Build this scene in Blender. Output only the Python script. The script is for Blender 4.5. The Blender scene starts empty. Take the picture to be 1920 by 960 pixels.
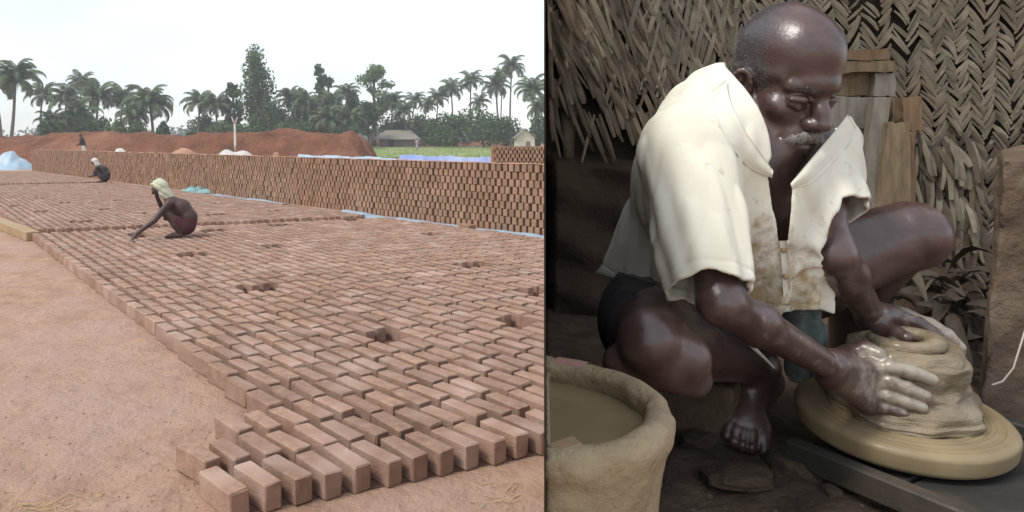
import bpy, bmesh, math, random
import numpy as np
from mathutils import Vector, Matrix, Euler

scene = bpy.context.scene
col = scene.collection
R = math.radians

# ------------------------------------------------------------------ camera
EYE = 1.55                      # eye height above the brickyard
FPX, CX, CY = 1350.0, 820.0, 268.0   # focal length and principal point, in photo pixels
cam = bpy.data.cameras.new('camera')
cam.sensor_width = 36.0
cam.lens = FPX / 1920.0 * 36.0
cam.shift_x = (960.0 - CX) / 1920.0
cam.shift_y = -(480.0 - CY) / 1920.0
cam.clip_start = 0.05
cam.clip_end = 6000.0
cam_o = bpy.data.objects.new('camera', cam)
cam_o.location = (0, 0, EYE)
cam_o.rotation_euler = (R(90), 0, 0)
col.objects.link(cam_o)
scene.camera = cam_o

# ------------------------------------------------------------------ overcast sky and soft sun
SUN = Vector((-0.52, -0.30, 0.80)).normalized()
world = bpy.data.worlds.new('World')
scene.world = world
world.use_nodes = True
wt = world.node_tree
wt.nodes.clear()
w_out = wt.nodes.new('ShaderNodeOutputWorld')
w_sky = wt.nodes.new('ShaderNodeTexSky')
w_sky.sky_type = 'NISHITA'
w_sky.sun_disc = False
w_sky.sun_elevation = math.asin(SUN.z)
w_sky.sun_rotation = math.atan2(SUN.x, SUN.y)
w_b1 = wt.nodes.new('ShaderNodeBackground')
w_b1.inputs['Strength'].default_value = 0.05
wt.links.new(w_sky.outputs[0], w_b1.inputs['Color'])
w_tc = wt.nodes.new('ShaderNodeTexCoord')
w_map = wt.nodes.new('ShaderNodeMapping')
w_map.inputs['Scale'].default_value = (1.0, 1.0, 3.0)
wt.links.new(w_tc.outputs['Generated'], w_map.inputs[0])
w_n = wt.nodes.new('ShaderNodeTexNoise')
w_n.inputs['Scale'].default_value = 1.6
w_n.inputs['Detail'].default_value = 5.0
w_n.inputs['Roughness'].default_value = 0.55
wt.links.new(w_map.outputs[0], w_n.inputs['Vector'])
w_r = wt.nodes.new('ShaderNodeValToRGB')
w_r.color_ramp.elements[0].position = 0.34
w_r.color_ramp.elements[0].color = (0.60, 0.64, 0.72, 1)
w_r.color_ramp.elements[1].position = 0.60
w_r.color_ramp.elements[1].color = (1.0, 1.0, 1.0, 1)
wt.links.new(w_n.outputs['Fac'], w_r.inputs[0])
w_b2 = wt.nodes.new('ShaderNodeBackground')      # the closed cloud layer
w_b2.inputs['Strength'].default_value = 0.52
wt.links.new(w_r.outputs[0], w_b2.inputs['Color'])
w_add = wt.nodes.new('ShaderNodeAddShader')
wt.links.new(w_b1.outputs[0], w_add.inputs[0])
wt.links.new(w_b2.outputs[0], w_add.inputs[1])
wt.links.new(w_add.outputs[0], w_out.inputs['Surface'])

sun = bpy.data.lights.new('sun', 'SUN')
sun.energy = 1.5
sun.angle = R(14)
sun.color = (1.0, 0.96, 0.90)
sun_o = bpy.data.objects.new('sun', sun)
sun_o.rotation_euler = SUN.to_track_quat('Z', 'Y').to_euler()
sun_o.location = (-20, -5, 40)
col.objects.link(sun_o)

scene.view_settings.view_transform = 'Standard'
scene.view_settings.look = 'None'
scene.view_settings.exposure = 0.74
scene.view_settings.gamma = 1.0
scene.view_settings.use_curve_mapping = False

# ------------------------------------------------------------------ helpers
def at(px, py, d):
    """world point seen at photo pixel (px, py) at depth d"""
    return Vector(((px - CX) / FPX * d, d, EYE + (CY - py) / FPX * d))

def on_ground(px, py, z=0.0):
    d = (EYE - z) * FPX / (py - CY)
    return Vector(((px - CX) / FPX * d, d, z))

def tag(o, label=None, cat=None, group=None, kind=None):
    if label: o['label'] = label
    if cat: o['category'] = cat
    if group: o['group'] = group
    if kind: o['kind'] = kind
    return o

def empty(name, loc=(0, 0, 0), rz=0.0):
    o = bpy.data.objects.new(name, None)
    o.location = loc
    o.rotation_euler = (0, 0, rz)
    o.empty_display_size = 0.1
    col.objects.link(o)
    return o

def link(name, me, parent=None, mat=None, smooth=False):
    if mat is not None and not me.materials:
        me.materials.append(mat)
    o = bpy.data.objects.new(name, me)
    col.objects.link(o)
    if parent is not None:
        o.parent = parent
    if smooth and me.polygons:
        me.polygons.foreach_set('use_smooth', [True] * len(me.polygons))
    return o

def mesh_np(name, V, F):
    """V (n,3) floats, F (m,k) ints (all the same k)"""
    V = np.asarray(V, dtype=np.float32)
    F = np.asarray(F, dtype=np.int32)
    me = bpy.data.meshes.new(name)
    me.vertices.add(len(V))
    me.vertices.foreach_set('co', V.ravel())
    k = F.shape[1]
    me.loops.add(F.size)
    me.loops.foreach_set('vertex_index', F.ravel())
    me.polygons.add(len(F))
    me.polygons.foreach_set('loop_start', np.arange(0, F.size, k, dtype=np.int32))
    me.polygons.foreach_set('use_smooth', np.zeros(len(F), dtype=bool))
    me.update(calc_edges=True)
    return me

class MB:
    """collects simple shapes into one mesh"""
    def __init__(s):
        s.v, s.f = [], []
    def add(s, vs, fs):
        n = len(s.v)
        s.v += [tuple(v) for v in vs]
        s.f += [tuple(i + n for i in f) for f in fs]
    def box(s, c, size, M=None):
        x, y, z = [a / 2 for a in size]
        vs = [Vector(p) for p in ((-x,-y,-z),(x,-y,-z),(x,y,-z),(-x,y,-z),(-x,-y,z),(x,-y,z),(x,y,z),(-x,y,z))]
        if M is not None: vs = [M @ v for v in vs]
        s.add([v + Vector(c) for v in vs], [(0,3,2,1),(4,5,6,7),(0,1,5,4),(1,2,6,5),(2,3,7,6),(3,0,4,7)])
    def hexa(s, a, b):
        """a: four corners (anticlockwise seen from outside), b: the four behind them"""
        s.add(list(a) + list(b), [(0,1,2,3),(7,6,5,4),(1,0,4,5),(2,1,5,6),(3,2,6,7),(0,3,7,4)])
    def tube(s, pts, radii, n=8, cap=True):
        pts = [Vector(p) for p in pts]
        base = len(s.v)
        up = Vector((0, 0, 1))
        for i, p in enumerate(pts):
            t = (pts[min(i + 1, len(pts) - 1)] - pts[max(i - 1, 0)]).normalized()
            a = t.cross(up)
            if a.length < 1e-3: a = t.cross(Vector((1, 0, 0)))
            a.normalize(); b = a.cross(t)
            for k in range(n):
                w = 2 * math.pi * k / n
                s.v.append(tuple(p + (a * math.cos(w) + b * math.sin(w)) * radii[i]))
        for i in range(len(pts) - 1):
            for k in range(n):
                q = base + i * n + k; q2 = base + i * n + (k + 1) % n
                s.f.append((q, q2, q2 + n, q + n))
        if cap:
            s.f.append(tuple(base + k for k in range(n))[::-1])
            s.f.append(tuple(base + (len(pts) - 1) * n + k for k in range(n)))
    def mesh(s, name):
        me = bpy.data.meshes.new(name)
        me.from_pydata(s.v, [], s.f)
        me.update()
        return me
    def build(s, name, mat, parent=None, smooth=False):
        return link(name, s.mesh(name), parent, mat, smooth)

def bevelled(me, w, seg=1):
    bm = bmesh.new(); bm.from_mesh(me)
    bmesh.ops.bevel(bm, geom=bm.edges[:], offset=w, segments=seg, affect='EDGES', profile=0.6)
    bmesh.ops.recalc_face_normals(bm, faces=bm.faces[:])
    bm.to_mesh(me); bm.free()
    return me

def sn(P, freq, seed, octs=1):
    """smooth pseudo noise in about -1..1 for an (n,3) array"""
    rg = np.random.default_rng(seed)
    out = np.zeros(P.shape[:-1], dtype=np.float32); amp = 1.0; tot = 0
    for o in range(octs):
        acc = 0
        for k in range(6):
            v = rg.normal(size=3); v /= np.linalg.norm(v)
            acc = acc + np.sin((P @ v.astype(np.float32)) * (freq * (0.7 + 0.6 * rg.random())) + rg.random() * 6.28)
        out += amp * acc / 3.0; tot += amp
        amp *= 0.5; freq *= 2.1
    return out / tot

# ------------------------------------------------------------------ materials
def material(name, c1, c2=None, scale=8.0, detail=6.0, rough=0.85, bump=0.3, bscale=None, bdist=0.01, spec=0.3,
             c3=None, scale3=1.5, w3=(0.55, 0.7), attr=None, attr_col=None, coords='Object', rand=0.0, stretch=None, transl=0.0,
             attr2=None, attr2_col=None, rough_attr=None, coat=0.0):
    m = bpy.data.materials.new(name)
    m.use_nodes = True
    nt = m.node_tree
    N, L = nt.nodes, nt.links
    bs = N['Principled BSDF']
    tc = N.new('ShaderNodeTexCoord')
    geo = N.new('ShaderNodeNewGeometry')
    vec = geo.outputs['Position'] if coords == 'World' else tc.outputs[coords]
    if stretch:
        mp = N.new('ShaderNodeMapping'); mp.inputs['Scale'].default_value = stretch
        L.new(vec, mp.inputs[0]); vec = mp.outputs[0]
    def noise(sc, de=6.0, ro=0.6):
        n = N.new('ShaderNodeTexNoise'); n.inputs['Scale'].default_value = sc
        n.inputs['Detail'].default_value = de; n.inputs['Roughness'].default_value = ro
        L.new(vec, n.inputs['Vector']); return n.outputs['Fac']
    def ramp(f, p0, p1):
        r = N.new('ShaderNodeMapRange'); r.inputs['From Min'].default_value = p0; r.inputs['From Max'].default_value = p1
        L.new(f, r.inputs['Value']); return r.outputs[0]
    def mix(f, a, b):
        x = N.new('ShaderNodeMix'); x.data_type = 'RGBA'
        if isinstance(f, float): x.inputs[0].default_value = f
        else: L.new(f, x.inputs[0])
        for i, q in ((6, a), (7, b)):
            if isinstance(q, tuple): x.inputs[i].default_value = q + (1,)
            else: L.new(q, x.inputs[i])
        return x.outputs[2]
    c = mix(ramp(noise(scale, detail), 0.32, 0.68), c1, c2 or c1)
    if c3: c = mix(ramp(noise(scale3, 5.0), *w3), c, c3)
    if rand:
        oi = N.new('ShaderNodeObjectInfo')
        at_ = N.new('ShaderNodeAttribute'); at_.attribute_name = 'rnd'
        ad = N.new('ShaderNodeMath'); ad.operation = 'ADD'
        L.new(oi.outputs['Random'], ad.inputs[0]); L.new(at_.outputs['Fac'], ad.inputs[1])
        fr = N.new('ShaderNodeMath'); fr.operation = 'FRACT'; L.new(ad.outputs[0], fr.inputs[0])
        mr = N.new('ShaderNodeMapRange'); mr.inputs['To Min'].default_value = 1 - rand; mr.inputs['To Max'].default_value = 1 + rand
        L.new(fr.outputs[0], mr.inputs['Value'])
        hs = N.new('ShaderNodeHueSaturation'); L.new(mr.outputs[0], hs.inputs['Value']); L.new(c, hs.inputs['Color'])
        c = hs.outputs[0]
    rgh = None
    for (an, ac) in ((attr, attr_col), (attr2, attr2_col)):
        if an:
            a = N.new('ShaderNodeAttribute'); a.attribute_name = an
            nz = N.new('ShaderNodeMath'); nz.operation = 'MULTIPLY_ADD'
            L.new(noise(60.0, 4.0), nz.inputs[0]); nz.inputs[1].default_value = 0.9; nz.inputs[2].default_value = -0.45
            ad = N.new('ShaderNodeMath'); ad.operation = 'ADD'
            L.new(a.outputs['Fac'], ad.inputs[0]); L.new(nz.outputs[0], ad.inputs[1])
            f = ramp(ad.outputs[0], 0.35, 0.65)
            c = mix(f, c, ac)
    L.new(c, bs.inputs['Base Color'])
    bs.inputs['Roughness'].default_value = rough
    bs.inputs['Specular IOR Level'].default_value = spec
    if coat:
        bs.inputs['Coat Weight'].default_value = coat; bs.inputs['Coat Roughness'].default_value = 0.12
    if bump:
        b = N.new('ShaderNodeBump'); b.inputs['Strength'].default_value = bump; b.inputs['Distance'].default_value = bdist
        L.new(noise(bscale or scale * 3, 8.0, 0.65), b.inputs['Height'])
        L.new(b.outputs[0], bs.inputs['Normal'])
    if transl:
        t = N.new('ShaderNodeBsdfTranslucent'); L.new(c, t.inputs['Color'])
        mx = N.new('ShaderNodeMixShader'); mx.inputs[0].default_value = transl
        L.new(bs.outputs[0], mx.inputs[1]); L.new(t.outputs[0], mx.inputs[2])
        L.new(mx.outputs[0], N['Material Output'].inputs['Surface'])
    return m

M = {}
M['yard'] = material('yard_earth', (0.52, 0.335, 0.22), (0.33, 0.195, 0.13), 3.2, 12, 0.95, 1.0, 5.5, 0.085, 0.15, (0.45, 0.30, 0.235), 0.6, (0.42, 0.62), coords='World')
M['brick'] = material('mud_brick', (0.385, 0.245, 0.178), (0.26, 0.158, 0.112), 16, 9, 0.95, 0.9, 60, 0.008, 0.12, (0.45, 0.32, 0.26), 4.0, (0.48, 0.7), coords='World', rand=0.14)
M['stack_brick'] = material('stacked_brick', (0.35, 0.215, 0.14), (0.26, 0.155, 0.10), 9, 8, 0.95, 0.6, 50, 0.006, 0.12, (0.39, 0.235, 0.16), 1.2, (0.5, 0.75), coords='World', rand=0.14)
M['redearth'] = material('red_earth', (0.28, 0.12, 0.065), (0.14, 0.062, 0.038), 0.55, 10, 0.95, 1.0, 1.6, 0.5, 0.1, (0.35, 0.17, 0.10), 0.16, (0.5, 0.7), coords='World')
M['paleearth'] = material('pale_earth', (0.47, 0.28, 0.18), (0.38, 0.2, 0.12), 1.5, 8, 0.95, 0.6, 6, 0.06, 0.1, coords='World')
M['tarp'] = material('blue_tarp', (0.28, 0.41, 0.52), (0.42, 0.52, 0.58), 1.2, 6, 0.45, 0.3, 6, 0.02, 0.4, coords='World')
M['tarpdark'] = material('deep_blue_sheet', (0.16, 0.24, 0.50), (0.34, 0.38, 0.52), 0.7, 6, 0.5, 0.3, 4, 0.02, 0.4, coords='World')
M['tarpwhite'] = material('pale_sheet', (0.62, 0.58, 0.54), (0.5, 0.46, 0.44), 0.8, 6, 0.5, 0.3, 4, 0.02, 0.4, coords='World')
M['teal'] = material('teal_cloth', (0.10, 0.30, 0.32), (0.35, 0.52, 0.50), 9, 4, 0.7, 0.3, 20, 0.01)
M['grass'] = material('field_grass', (0.20, 0.27, 0.08), (0.30, 0.33, 0.14), 0.8, 8, 0.9, 0.6, 3, 0.1, 0.2, (0.36, 0.34, 0.2), 0.2, (0.55, 0.75), coords='World')
M['palmleaf'] = material('palm_leaf', (0.075, 0.115, 0.052), (0.125, 0.165, 0.075), 0.6, 3, 0.55, 0, spec=0.4, rand=0.25, coords='World', transl=0.25)
M['palmdry'] = material('dry_palm_leaf', (0.20, 0.15, 0.08), (0.13, 0.1, 0.06), 0.6, 3, 0.8, 0, coords='World', transl=0.2)
M['palmtrunk'] = material('palm_trunk', (0.20, 0.17, 0.14), (0.12, 0.10, 0.08), 2.0, 5, 0.9, 0.6, 5, 0.05, coords='World')
M['leafdark'] = material('dark_foliage', (0.06, 0.105, 0.042), (0.10, 0.15, 0.058), 0.5, 3, 0.6, 0, rand=0.2, coords='World', transl=0.25)
M['leafmid'] = material('mid_foliage', (0.075, 0.13, 0.045), (0.13, 0.18, 0.07), 0.4, 3, 0.6, 0, rand=0.2, coords='World', transl=0.3)
M['leafpale'] = material('pale_foliage', (0.13, 0.19, 0.08), (0.20, 0.26, 0.12), 0.4, 3, 0.6, 0, rand=0.2, coords='World', transl=0.3)
M['leaffar'] = material('far_foliage', (0.17, 0.22, 0.19), (0.23, 0.28, 0.24), 0.1, 3, 0.8, 0, rand=0.1, coords='World')  # haze of distance put into the paler, greyer leaf colour
M['bark'] = material('tree_bark', (0.16, 0.12, 0.09), (0.1, 0.08, 0.06), 2, 5, 0.9, 0.5, 5, 0.05, coords='World')
M['thatch'] = material('grey_thatch', (0.30, 0.26, 0.22), (0.2, 0.17, 0.14), 2, 8, 0.95, 0.7, 8, 0.05, coords='World', stretch=(3, 3, 0.6))
M['cream'] = material('cream_wall', (0.62, 0.55, 0.44), (0.5, 0.44, 0.36), 0.7, 6, 0.9, 0.2, coords='World')
M['hutdark'] = material('hut_brown_wall', (0.2, 0.15, 0.12), (0.14, 0.1, 0.08), 1, 6, 0.9, 0.3, coords='World')  # even dark brown for the house wall and the hut door
M['pole'] = material('weathered_pole', (0.55, 0.50, 0.44), (0.4, 0.35, 0.3), 3, 6, 0.8, 0.3, coords='World')
M['plankpale'] = material('pale_timber', (0.42, 0.30, 0.18), (0.33, 0.22, 0.12), 6, 6, 0.85, 0.4, coords='World')
# the potter's shed
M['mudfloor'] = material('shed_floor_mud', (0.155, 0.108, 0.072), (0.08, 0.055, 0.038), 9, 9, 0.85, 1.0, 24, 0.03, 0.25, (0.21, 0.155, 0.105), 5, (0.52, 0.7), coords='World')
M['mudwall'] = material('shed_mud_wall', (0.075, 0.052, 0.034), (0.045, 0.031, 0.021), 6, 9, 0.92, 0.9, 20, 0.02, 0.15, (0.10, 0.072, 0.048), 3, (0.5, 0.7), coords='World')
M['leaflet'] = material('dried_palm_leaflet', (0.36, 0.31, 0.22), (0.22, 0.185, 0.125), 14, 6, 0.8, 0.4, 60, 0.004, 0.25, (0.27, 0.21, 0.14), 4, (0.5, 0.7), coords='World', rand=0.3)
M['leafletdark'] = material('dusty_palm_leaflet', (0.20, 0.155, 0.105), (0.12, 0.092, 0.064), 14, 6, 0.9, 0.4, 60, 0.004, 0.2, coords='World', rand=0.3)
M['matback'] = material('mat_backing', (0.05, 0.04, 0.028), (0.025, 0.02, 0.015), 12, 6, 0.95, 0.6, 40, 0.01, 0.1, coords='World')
M['skin'] = material('dark_skin', (0.098, 0.056, 0.046), (0.064, 0.036, 0.030), 26, 8, 0.28, 0.42, 95, 0.0020, 0.8, (0.15, 0.095, 0.08), 11, (0.5, 0.72),
                     attr='clay', attr_col=(0.35, 0.305, 0.235), attr2='hair', attr2_col=(0.075, 0.062, 0.060))
M['stubble'] = material('grey_stubble', (0.10, 0.095, 0.095), (0.26, 0.25, 0.25), 300, 2, 0.6, 0, spec=0.4, rand=0.5)
M['skin2'] = material('worker_skin', (0.085, 0.045, 0.036), (0.058, 0.03, 0.025), 8, 5, 0.5, 0.1, 30, 0.01, 0.4)
M['moustache'] = material('grey_whisker', (0.40, 0.37, 0.34), (0.24, 0.21, 0.19), 160, 3, 0.7, 0.8, 300, 0.004)
M['shirt'] = material('cream_shirt', (0.83, 0.80, 0.66), (0.76, 0.73, 0.58), 9, 5, 0.85, 0.25, 260, 0.001, 0.2, (0.85, 0.83, 0.71), 5, (0.45, 0.6),
                      attr='stain', attr_col=(0.44, 0.34, 0.19))
M['shorts'] = material('dark_shorts', (0.035, 0.032, 0.035), (0.055, 0.05, 0.05), 40, 4, 0.9, 0.3, 200, 0.002)
M['checked'] = material('green_checked_cloth', (0.075, 0.105, 0.10), (0.13, 0.16, 0.145), 90, 2, 0.9, 0.3, 200, 0.002)
M['clay'] = material('wet_clay', (0.305, 0.24, 0.145), (0.195, 0.15, 0.09), 16, 8, 0.32, 0.9, 30, 0.010, 0.6, (0.36, 0.29, 0.18), 6, (0.5, 0.7), stretch=(1, 1, 2.5), coat=0.35)
M['wheel'] = material('clay_smeared_wheel', (0.33, 0.25, 0.14), (0.27, 0.20, 0.108), 9, 7, 0.5, 0.3, 30, 0.004, 0.4, (0.22, 0.16, 0.09), 4, (0.5, 0.75), coat=0.1)
M['basin'] = material('clay_crusted_basin', (0.50, 0.395, 0.24), (0.37, 0.275, 0.155), 18, 9, 0.55, 1.0, 34, 0.012, 0.4, (0.50, 0.37, 0.26), 5, (0.5, 0.68), coords='World')
M['slurry'] = material('clay_water', (0.30, 0.24, 0.135), (0.26, 0.205, 0.11), 5, 4, 0.16, 0.05, 8, 0.002, 0.5, coords='World')
M['pinkpatch'] = material('pink_patch', (0.55, 0.33, 0.26), (0.45, 0.25, 0.19), 30, 5, 0.7, 0.4, 60, 0.003)
M['slab'] = material('rough_earth_slab', (0.20, 0.145, 0.098), (0.13, 0.09, 0.06), 14, 9, 0.85, 1.0, 34, 0.015, 0.25, (0.25, 0.19, 0.135), 5, (0.52, 0.72), coords='World')
M['board'] = material('dark_wet_board', (0.030, 0.030, 0.027), (0.052, 0.049, 0.042), 10, 7, 0.5, 0.5, 30, 0.006, 0.5, (0.095, 0.073, 0.05), 6, (0.46, 0.64), coords='World')
M['wood1'] = material('tan_split_wood', (0.33, 0.245, 0.145), (0.17, 0.122, 0.07), 9, 7, 0.8, 0.5, 20, 0.006, 0.25, coords='World', stretch=(6, 6, 1), rand=0.1)
M['wood2'] = material('orange_split_wood', (0.30, 0.195, 0.11), (0.17, 0.108, 0.06), 9, 7, 0.8, 0.5, 20, 0.006, 0.25, coords='World', stretch=(6, 6, 1), rand=0.1)
M['wood3'] = material('grey_split_wood', (0.37, 0.325, 0.25), (0.20, 0.17, 0.125), 7, 7, 0.8, 0.5, 20, 0.006, 0.25, coords='World', stretch=(6, 6, 1), rand=0.1)
M['bamboo'] = material('pole_wood', (0.22, 0.16, 0.1), (0.15, 0.11, 0.07), 8, 6, 0.8, 0.3, coords='World')
M['turban'] = material('pale_head_cloth', (0.60, 0.62, 0.44), (0.52, 0.54, 0.40), 12, 4, 0.9, 0.5, 30, 0.02)
M['maroon'] = material('maroon_shorts', (0.10, 0.035, 0.04), (0.07, 0.025, 0.03), 10, 4, 0.9, 0.2)
M['darkcloth'] = material('dark_work_cloth', (0.035, 0.032, 0.036), (0.06, 0.05, 0.05), 8, 4, 0.9, 0.2)
M['whitecloth'] = material('white_cloth', (0.7, 0.68, 0.64), (0.6, 0.56, 0.5), 8, 4, 0.9, 0.2)
M['pinkcloth'] = material('mauve_cloth', (0.36, 0.30, 0.38), (0.3, 0.26, 0.36), 4, 4, 0.9, 0.2)
M['gapshade'] = material('shade_darkened_earth', (0.21, 0.12, 0.088), (0.16, 0.088, 0.064), 3, 8, 0.95, 0.6, 20, 0.01, 0.12, coords='World')  # shade between the bricks is put into this earth colour
M['straw'] = material('dry_straw', (0.50, 0.38, 0.16), (0.36, 0.26, 0.12), 10, 4, 0.9, 0, coords='World')
M['clod'] = material('earth_crumb', (0.34, 0.20, 0.15), (0.25, 0.15, 0.11), 10, 5, 0.95, 0.4, coords='World')
M['deadleaf'] = material('dead_leaf', (0.09, 0.072, 0.053), (0.05, 0.04, 0.03), 10, 5, 0.8, 0.4, 40, 0.004, 0.3, coords='World', rand=0.3)

# ------------------------------------------------------------------ signed distance figures
def V3(*a): return np.array(a, dtype=np.float32)

class Grid:
    """a sampled distance field; shapes are blended in, then skinned by surface nets"""
    def __init__(s, lo, hi, h):
        s.lo = np.array(lo, dtype=np.float32); s.h = h
        s.n = np.ceil((np.array(hi) - np.array(lo)) / h).astype(int) + 1
        s.D = np.full(s.n, 1e3, dtype=np.float32)
        s.ax = [s.lo[i] + h * np.arange(s.n[i], dtype=np.float32) for i in range(3)]
    def sl(s, lo, hi):
        a = np.clip(np.floor((np.array(lo) - s.lo) / s.h).astype(int), 0, s.n)
        b = np.clip(np.ceil((np.array(hi) - s.lo) / s.h).astype(int) + 1, 0, s.n)
        return tuple(slice(int(p), int(q)) for p, q in zip(a, b))
    def pts(s, S):
        return s.ax[0][S[0]][:, None, None], s.ax[1][S[1]][None, :, None], s.ax[2][S[2]][None, None, :]
    def put(s, S, d, k, op):
        a = s.D[S]
        if op == 'u':
            h = np.maximum(k - np.abs(a - d), 0) / k
            s.D[S] = np.minimum(a, d) - h * h * (k * 0.25)
        else:
            d = -d
            h = np.maximum(k - np.abs(a - d), 0) / k
            s.D[S] = np.maximum(a, d) + h * h * (k * 0.25)
    def cone(s, a, b, ra, rb, k=0.01, op='u', m=0.0):
        a = np.array(a, dtype=np.float32); b = np.array(b, dtype=np.float32)
        mg = max(ra, rb) + k + 4 * s.h + m
        S = s.sl(np.minimum(a, b) - mg, np.maximum(a, b) + mg)
        X, Y, Z = s.pts(S)
        if X.size == 0 or Y.size == 0 or Z.size == 0: return
        v = b - a; L2 = float(v @ v) + 1e-12
        t = np.clip(((X - a[0]) * v[0] + (Y - a[1]) * v[1] + (Z - a[2]) * v[2]) / L2, 0, 1)
        d = np.sqrt((X - a[0] - t * v[0]) ** 2 + (Y - a[1] - t * v[1]) ** 2 + (Z - a[2] - t * v[2]) ** 2) - (ra + (rb - ra) * t)
        s.put(S, d, k, op)
    def chain(s, pts, rad, k=0.01, op='u', m=0.0):
        for i in range(len(pts) - 1): s.cone(pts[i], pts[i + 1], rad[i], rad[i + 1], k, op, m)
    def ell(s, c, axes, rad, k=0.01, op='u', m=0.0):
        c = np.array(c, dtype=np.float32); A = np.array(axes, dtype=np.float32); r = np.array(rad, dtype=np.float32)
        mg = float(r.max()) + k + 4 * s.h + m
        S = s.sl(c - mg, c + mg)
        X, Y, Z = s.pts(S)
        if X.size == 0 or Y.size == 0 or Z.size == 0: return
        X, Y, Z = X - c[0], Y - c[1], Z - c[2]
        q = [A[i][0] * X + A[i][1] * Y + A[i][2] * Z for i in range(3)]
        k0 = np.sqrt(sum((q[i] / r[i]) ** 2 for i in range(3)))
        k1 = np.sqrt(sum((q[i] / r[i] ** 2) ** 2 for i in range(3))) + 1e-9
        s.put(S, k0 * (k0 - 1) / k1, k, op)
    def plane(s, p, n, cut=True):
        """remove everything on the side the normal points to"""
        n = np.array(n, dtype=np.float32); n /= np.linalg.norm(n)
        X, Y, Z = s.pts((slice(None),) * 3)
        d = (X - p[0]) * n[0] + (Y - p[1]) * n[1] + (Z - p[2]) * n[2]
        np.maximum(s.D, d, out=s.D)
    def mesh(s):
        D = s.D
        ins = D < 0
        cnt = np.zeros(s.n - 1, dtype=np.uint8)
        for i in (0, 1):
            for j in (0, 1):
                for k in (0, 1):
                    cnt += ins[i:s.n[0] - 1 + i, j:s.n[1] - 1 + j, k:s.n[2] - 1 + k]
        act = np.nonzero((cnt > 0) & (cnt < 8))
        I = np.stack(act, 1)
        N = len(I)
        idx = np.full(s.n - 1, -1, dtype=np.int32)
        idx[act] = np.arange(N, dtype=np.int32)
        C = [(i, j, k) for i in (0, 1) for j in (0, 1) for k in (0, 1)]
        val = np.stack([D[I[:, 0] + c[0], I[:, 1] + c[1], I[:, 2] + c[2]] for c in C], 1)
        val = np.clip(val, -s.h * 2, s.h * 2)
        P = np.zeros((N, 3), dtype=np.float32); w = np.zeros(N, dtype=np.float32)
        for a in range(8):
            for b in range(a + 1, 8):
                ca, cb = np.array(C[a]), np.array(C[b])
                if np.abs(ca - cb).sum() != 1: continue
                va, vb = val[:, a], val[:, b]
                cr = (va < 0) != (vb < 0)
                t = np.where(cr, va / np.where(cr, va - vb, 1), 0)
                P += np.where(cr[:, None], ca + t[:, None] * (cb - ca), 0).astype(np.float32)
                w += cr
        P = (P / w[:, None] + I) * s.h + s.lo
        Fs = []
        for axn in range(3):
            u, v = [(1, 2), (2, 0), (0, 1)][axn]
            sa = [slice(None)] * 3; sb = [slice(None)] * 3
            sa[axn] = slice(0, -1); sb[axn] = slice(1, None)
            for q in (sa, sb):
                q[u] = slice(1, -1); q[v] = slice(1, -1)
            A, B = ins[tuple(sa)], ins[tuple(sb)]
            e = np.stack(np.nonzero(A != B), 1)
            if len(e) == 0: continue
            fl = A[tuple(e.T)]
            base = e.copy(); base[:, u] += 1; base[:, v] += 1
            def cell(du, dv):
                c = base.copy(); c[:, u] -= du; c[:, v] -= dv
                return idx[c[:, 0], c[:, 1], c[:, 2]]
            q = np.stack([cell(1, 1), cell(0, 1), cell(0, 0), cell(1, 0)], 1)
            q[~fl] = q[~fl][:, ::-1]
            Fs.append(q)
        F = np.concatenate(Fs)
        F = F[(F >= 0).all(1)]
        return P, F

def set_attr(me, name, vals):
    a = me.attributes.new(name, 'FLOAT', 'POINT')
    a.data.foreach_set('value', np.asarray(vals, dtype=np.float32))

# ------------------------------------------------------------------ the brickyard: ground
def smooth(a, b, x):
    t = np.clip((x - a) / (b - a), 0, 1)
    return t * t * (3 - 2 * t)

def gz(x, y):
    return 1.2 * smooth(70, 140, np.asarray(y, dtype=float)) + 0 * np.asarray(x, dtype=float)

ys = np.array([-60, -20, -5, 0, 3, 6, 10, 16, 25, 40, 60] + list(np.linspace(70, 140, 12)) + [180, 300, 700, 1600, 4000], dtype=float)
xs = np.array([-4000, -1200, -300, -120] + list(np.linspace(-80, 80, 17)) + [120, 300, 1200, 4000], dtype=float)
GX, GY = np.meshgrid(xs, ys, indexing='ij')
V = np.stack([GX, GY, gz(GX, GY)], -1).reshape(-1, 3)
nx, ny = len(xs), len(ys)
ii, jj = np.meshgrid(np.arange(nx - 1), np.arange(ny - 1), indexing='ij')
q = (ii * ny + jj).ravel()
F = np.stack([q, q + ny, q + ny + 1, q + 1], 1)
ground = link('ground', mesh_np('ground', V, F), None, M['yard'], True)
tag(ground, 'bare pinkish sandy earth of the brickyard', kind='structure')

def sheet(fx, nu, nv):
    """grid mesh from a function of u, v in 0..1 that returns a point"""
    V = [fx(u / nu, v / nv) for u in range(nu + 1) for v in range(nv + 1)]
    F = [(u * (nv + 1) + v, (u + 1) * (nv + 1) + v, (u + 1) * (nv + 1) + v + 1, u * (nv + 1) + v + 1) for u in range(nu) for v in range(nv)]
    return V, F

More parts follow.
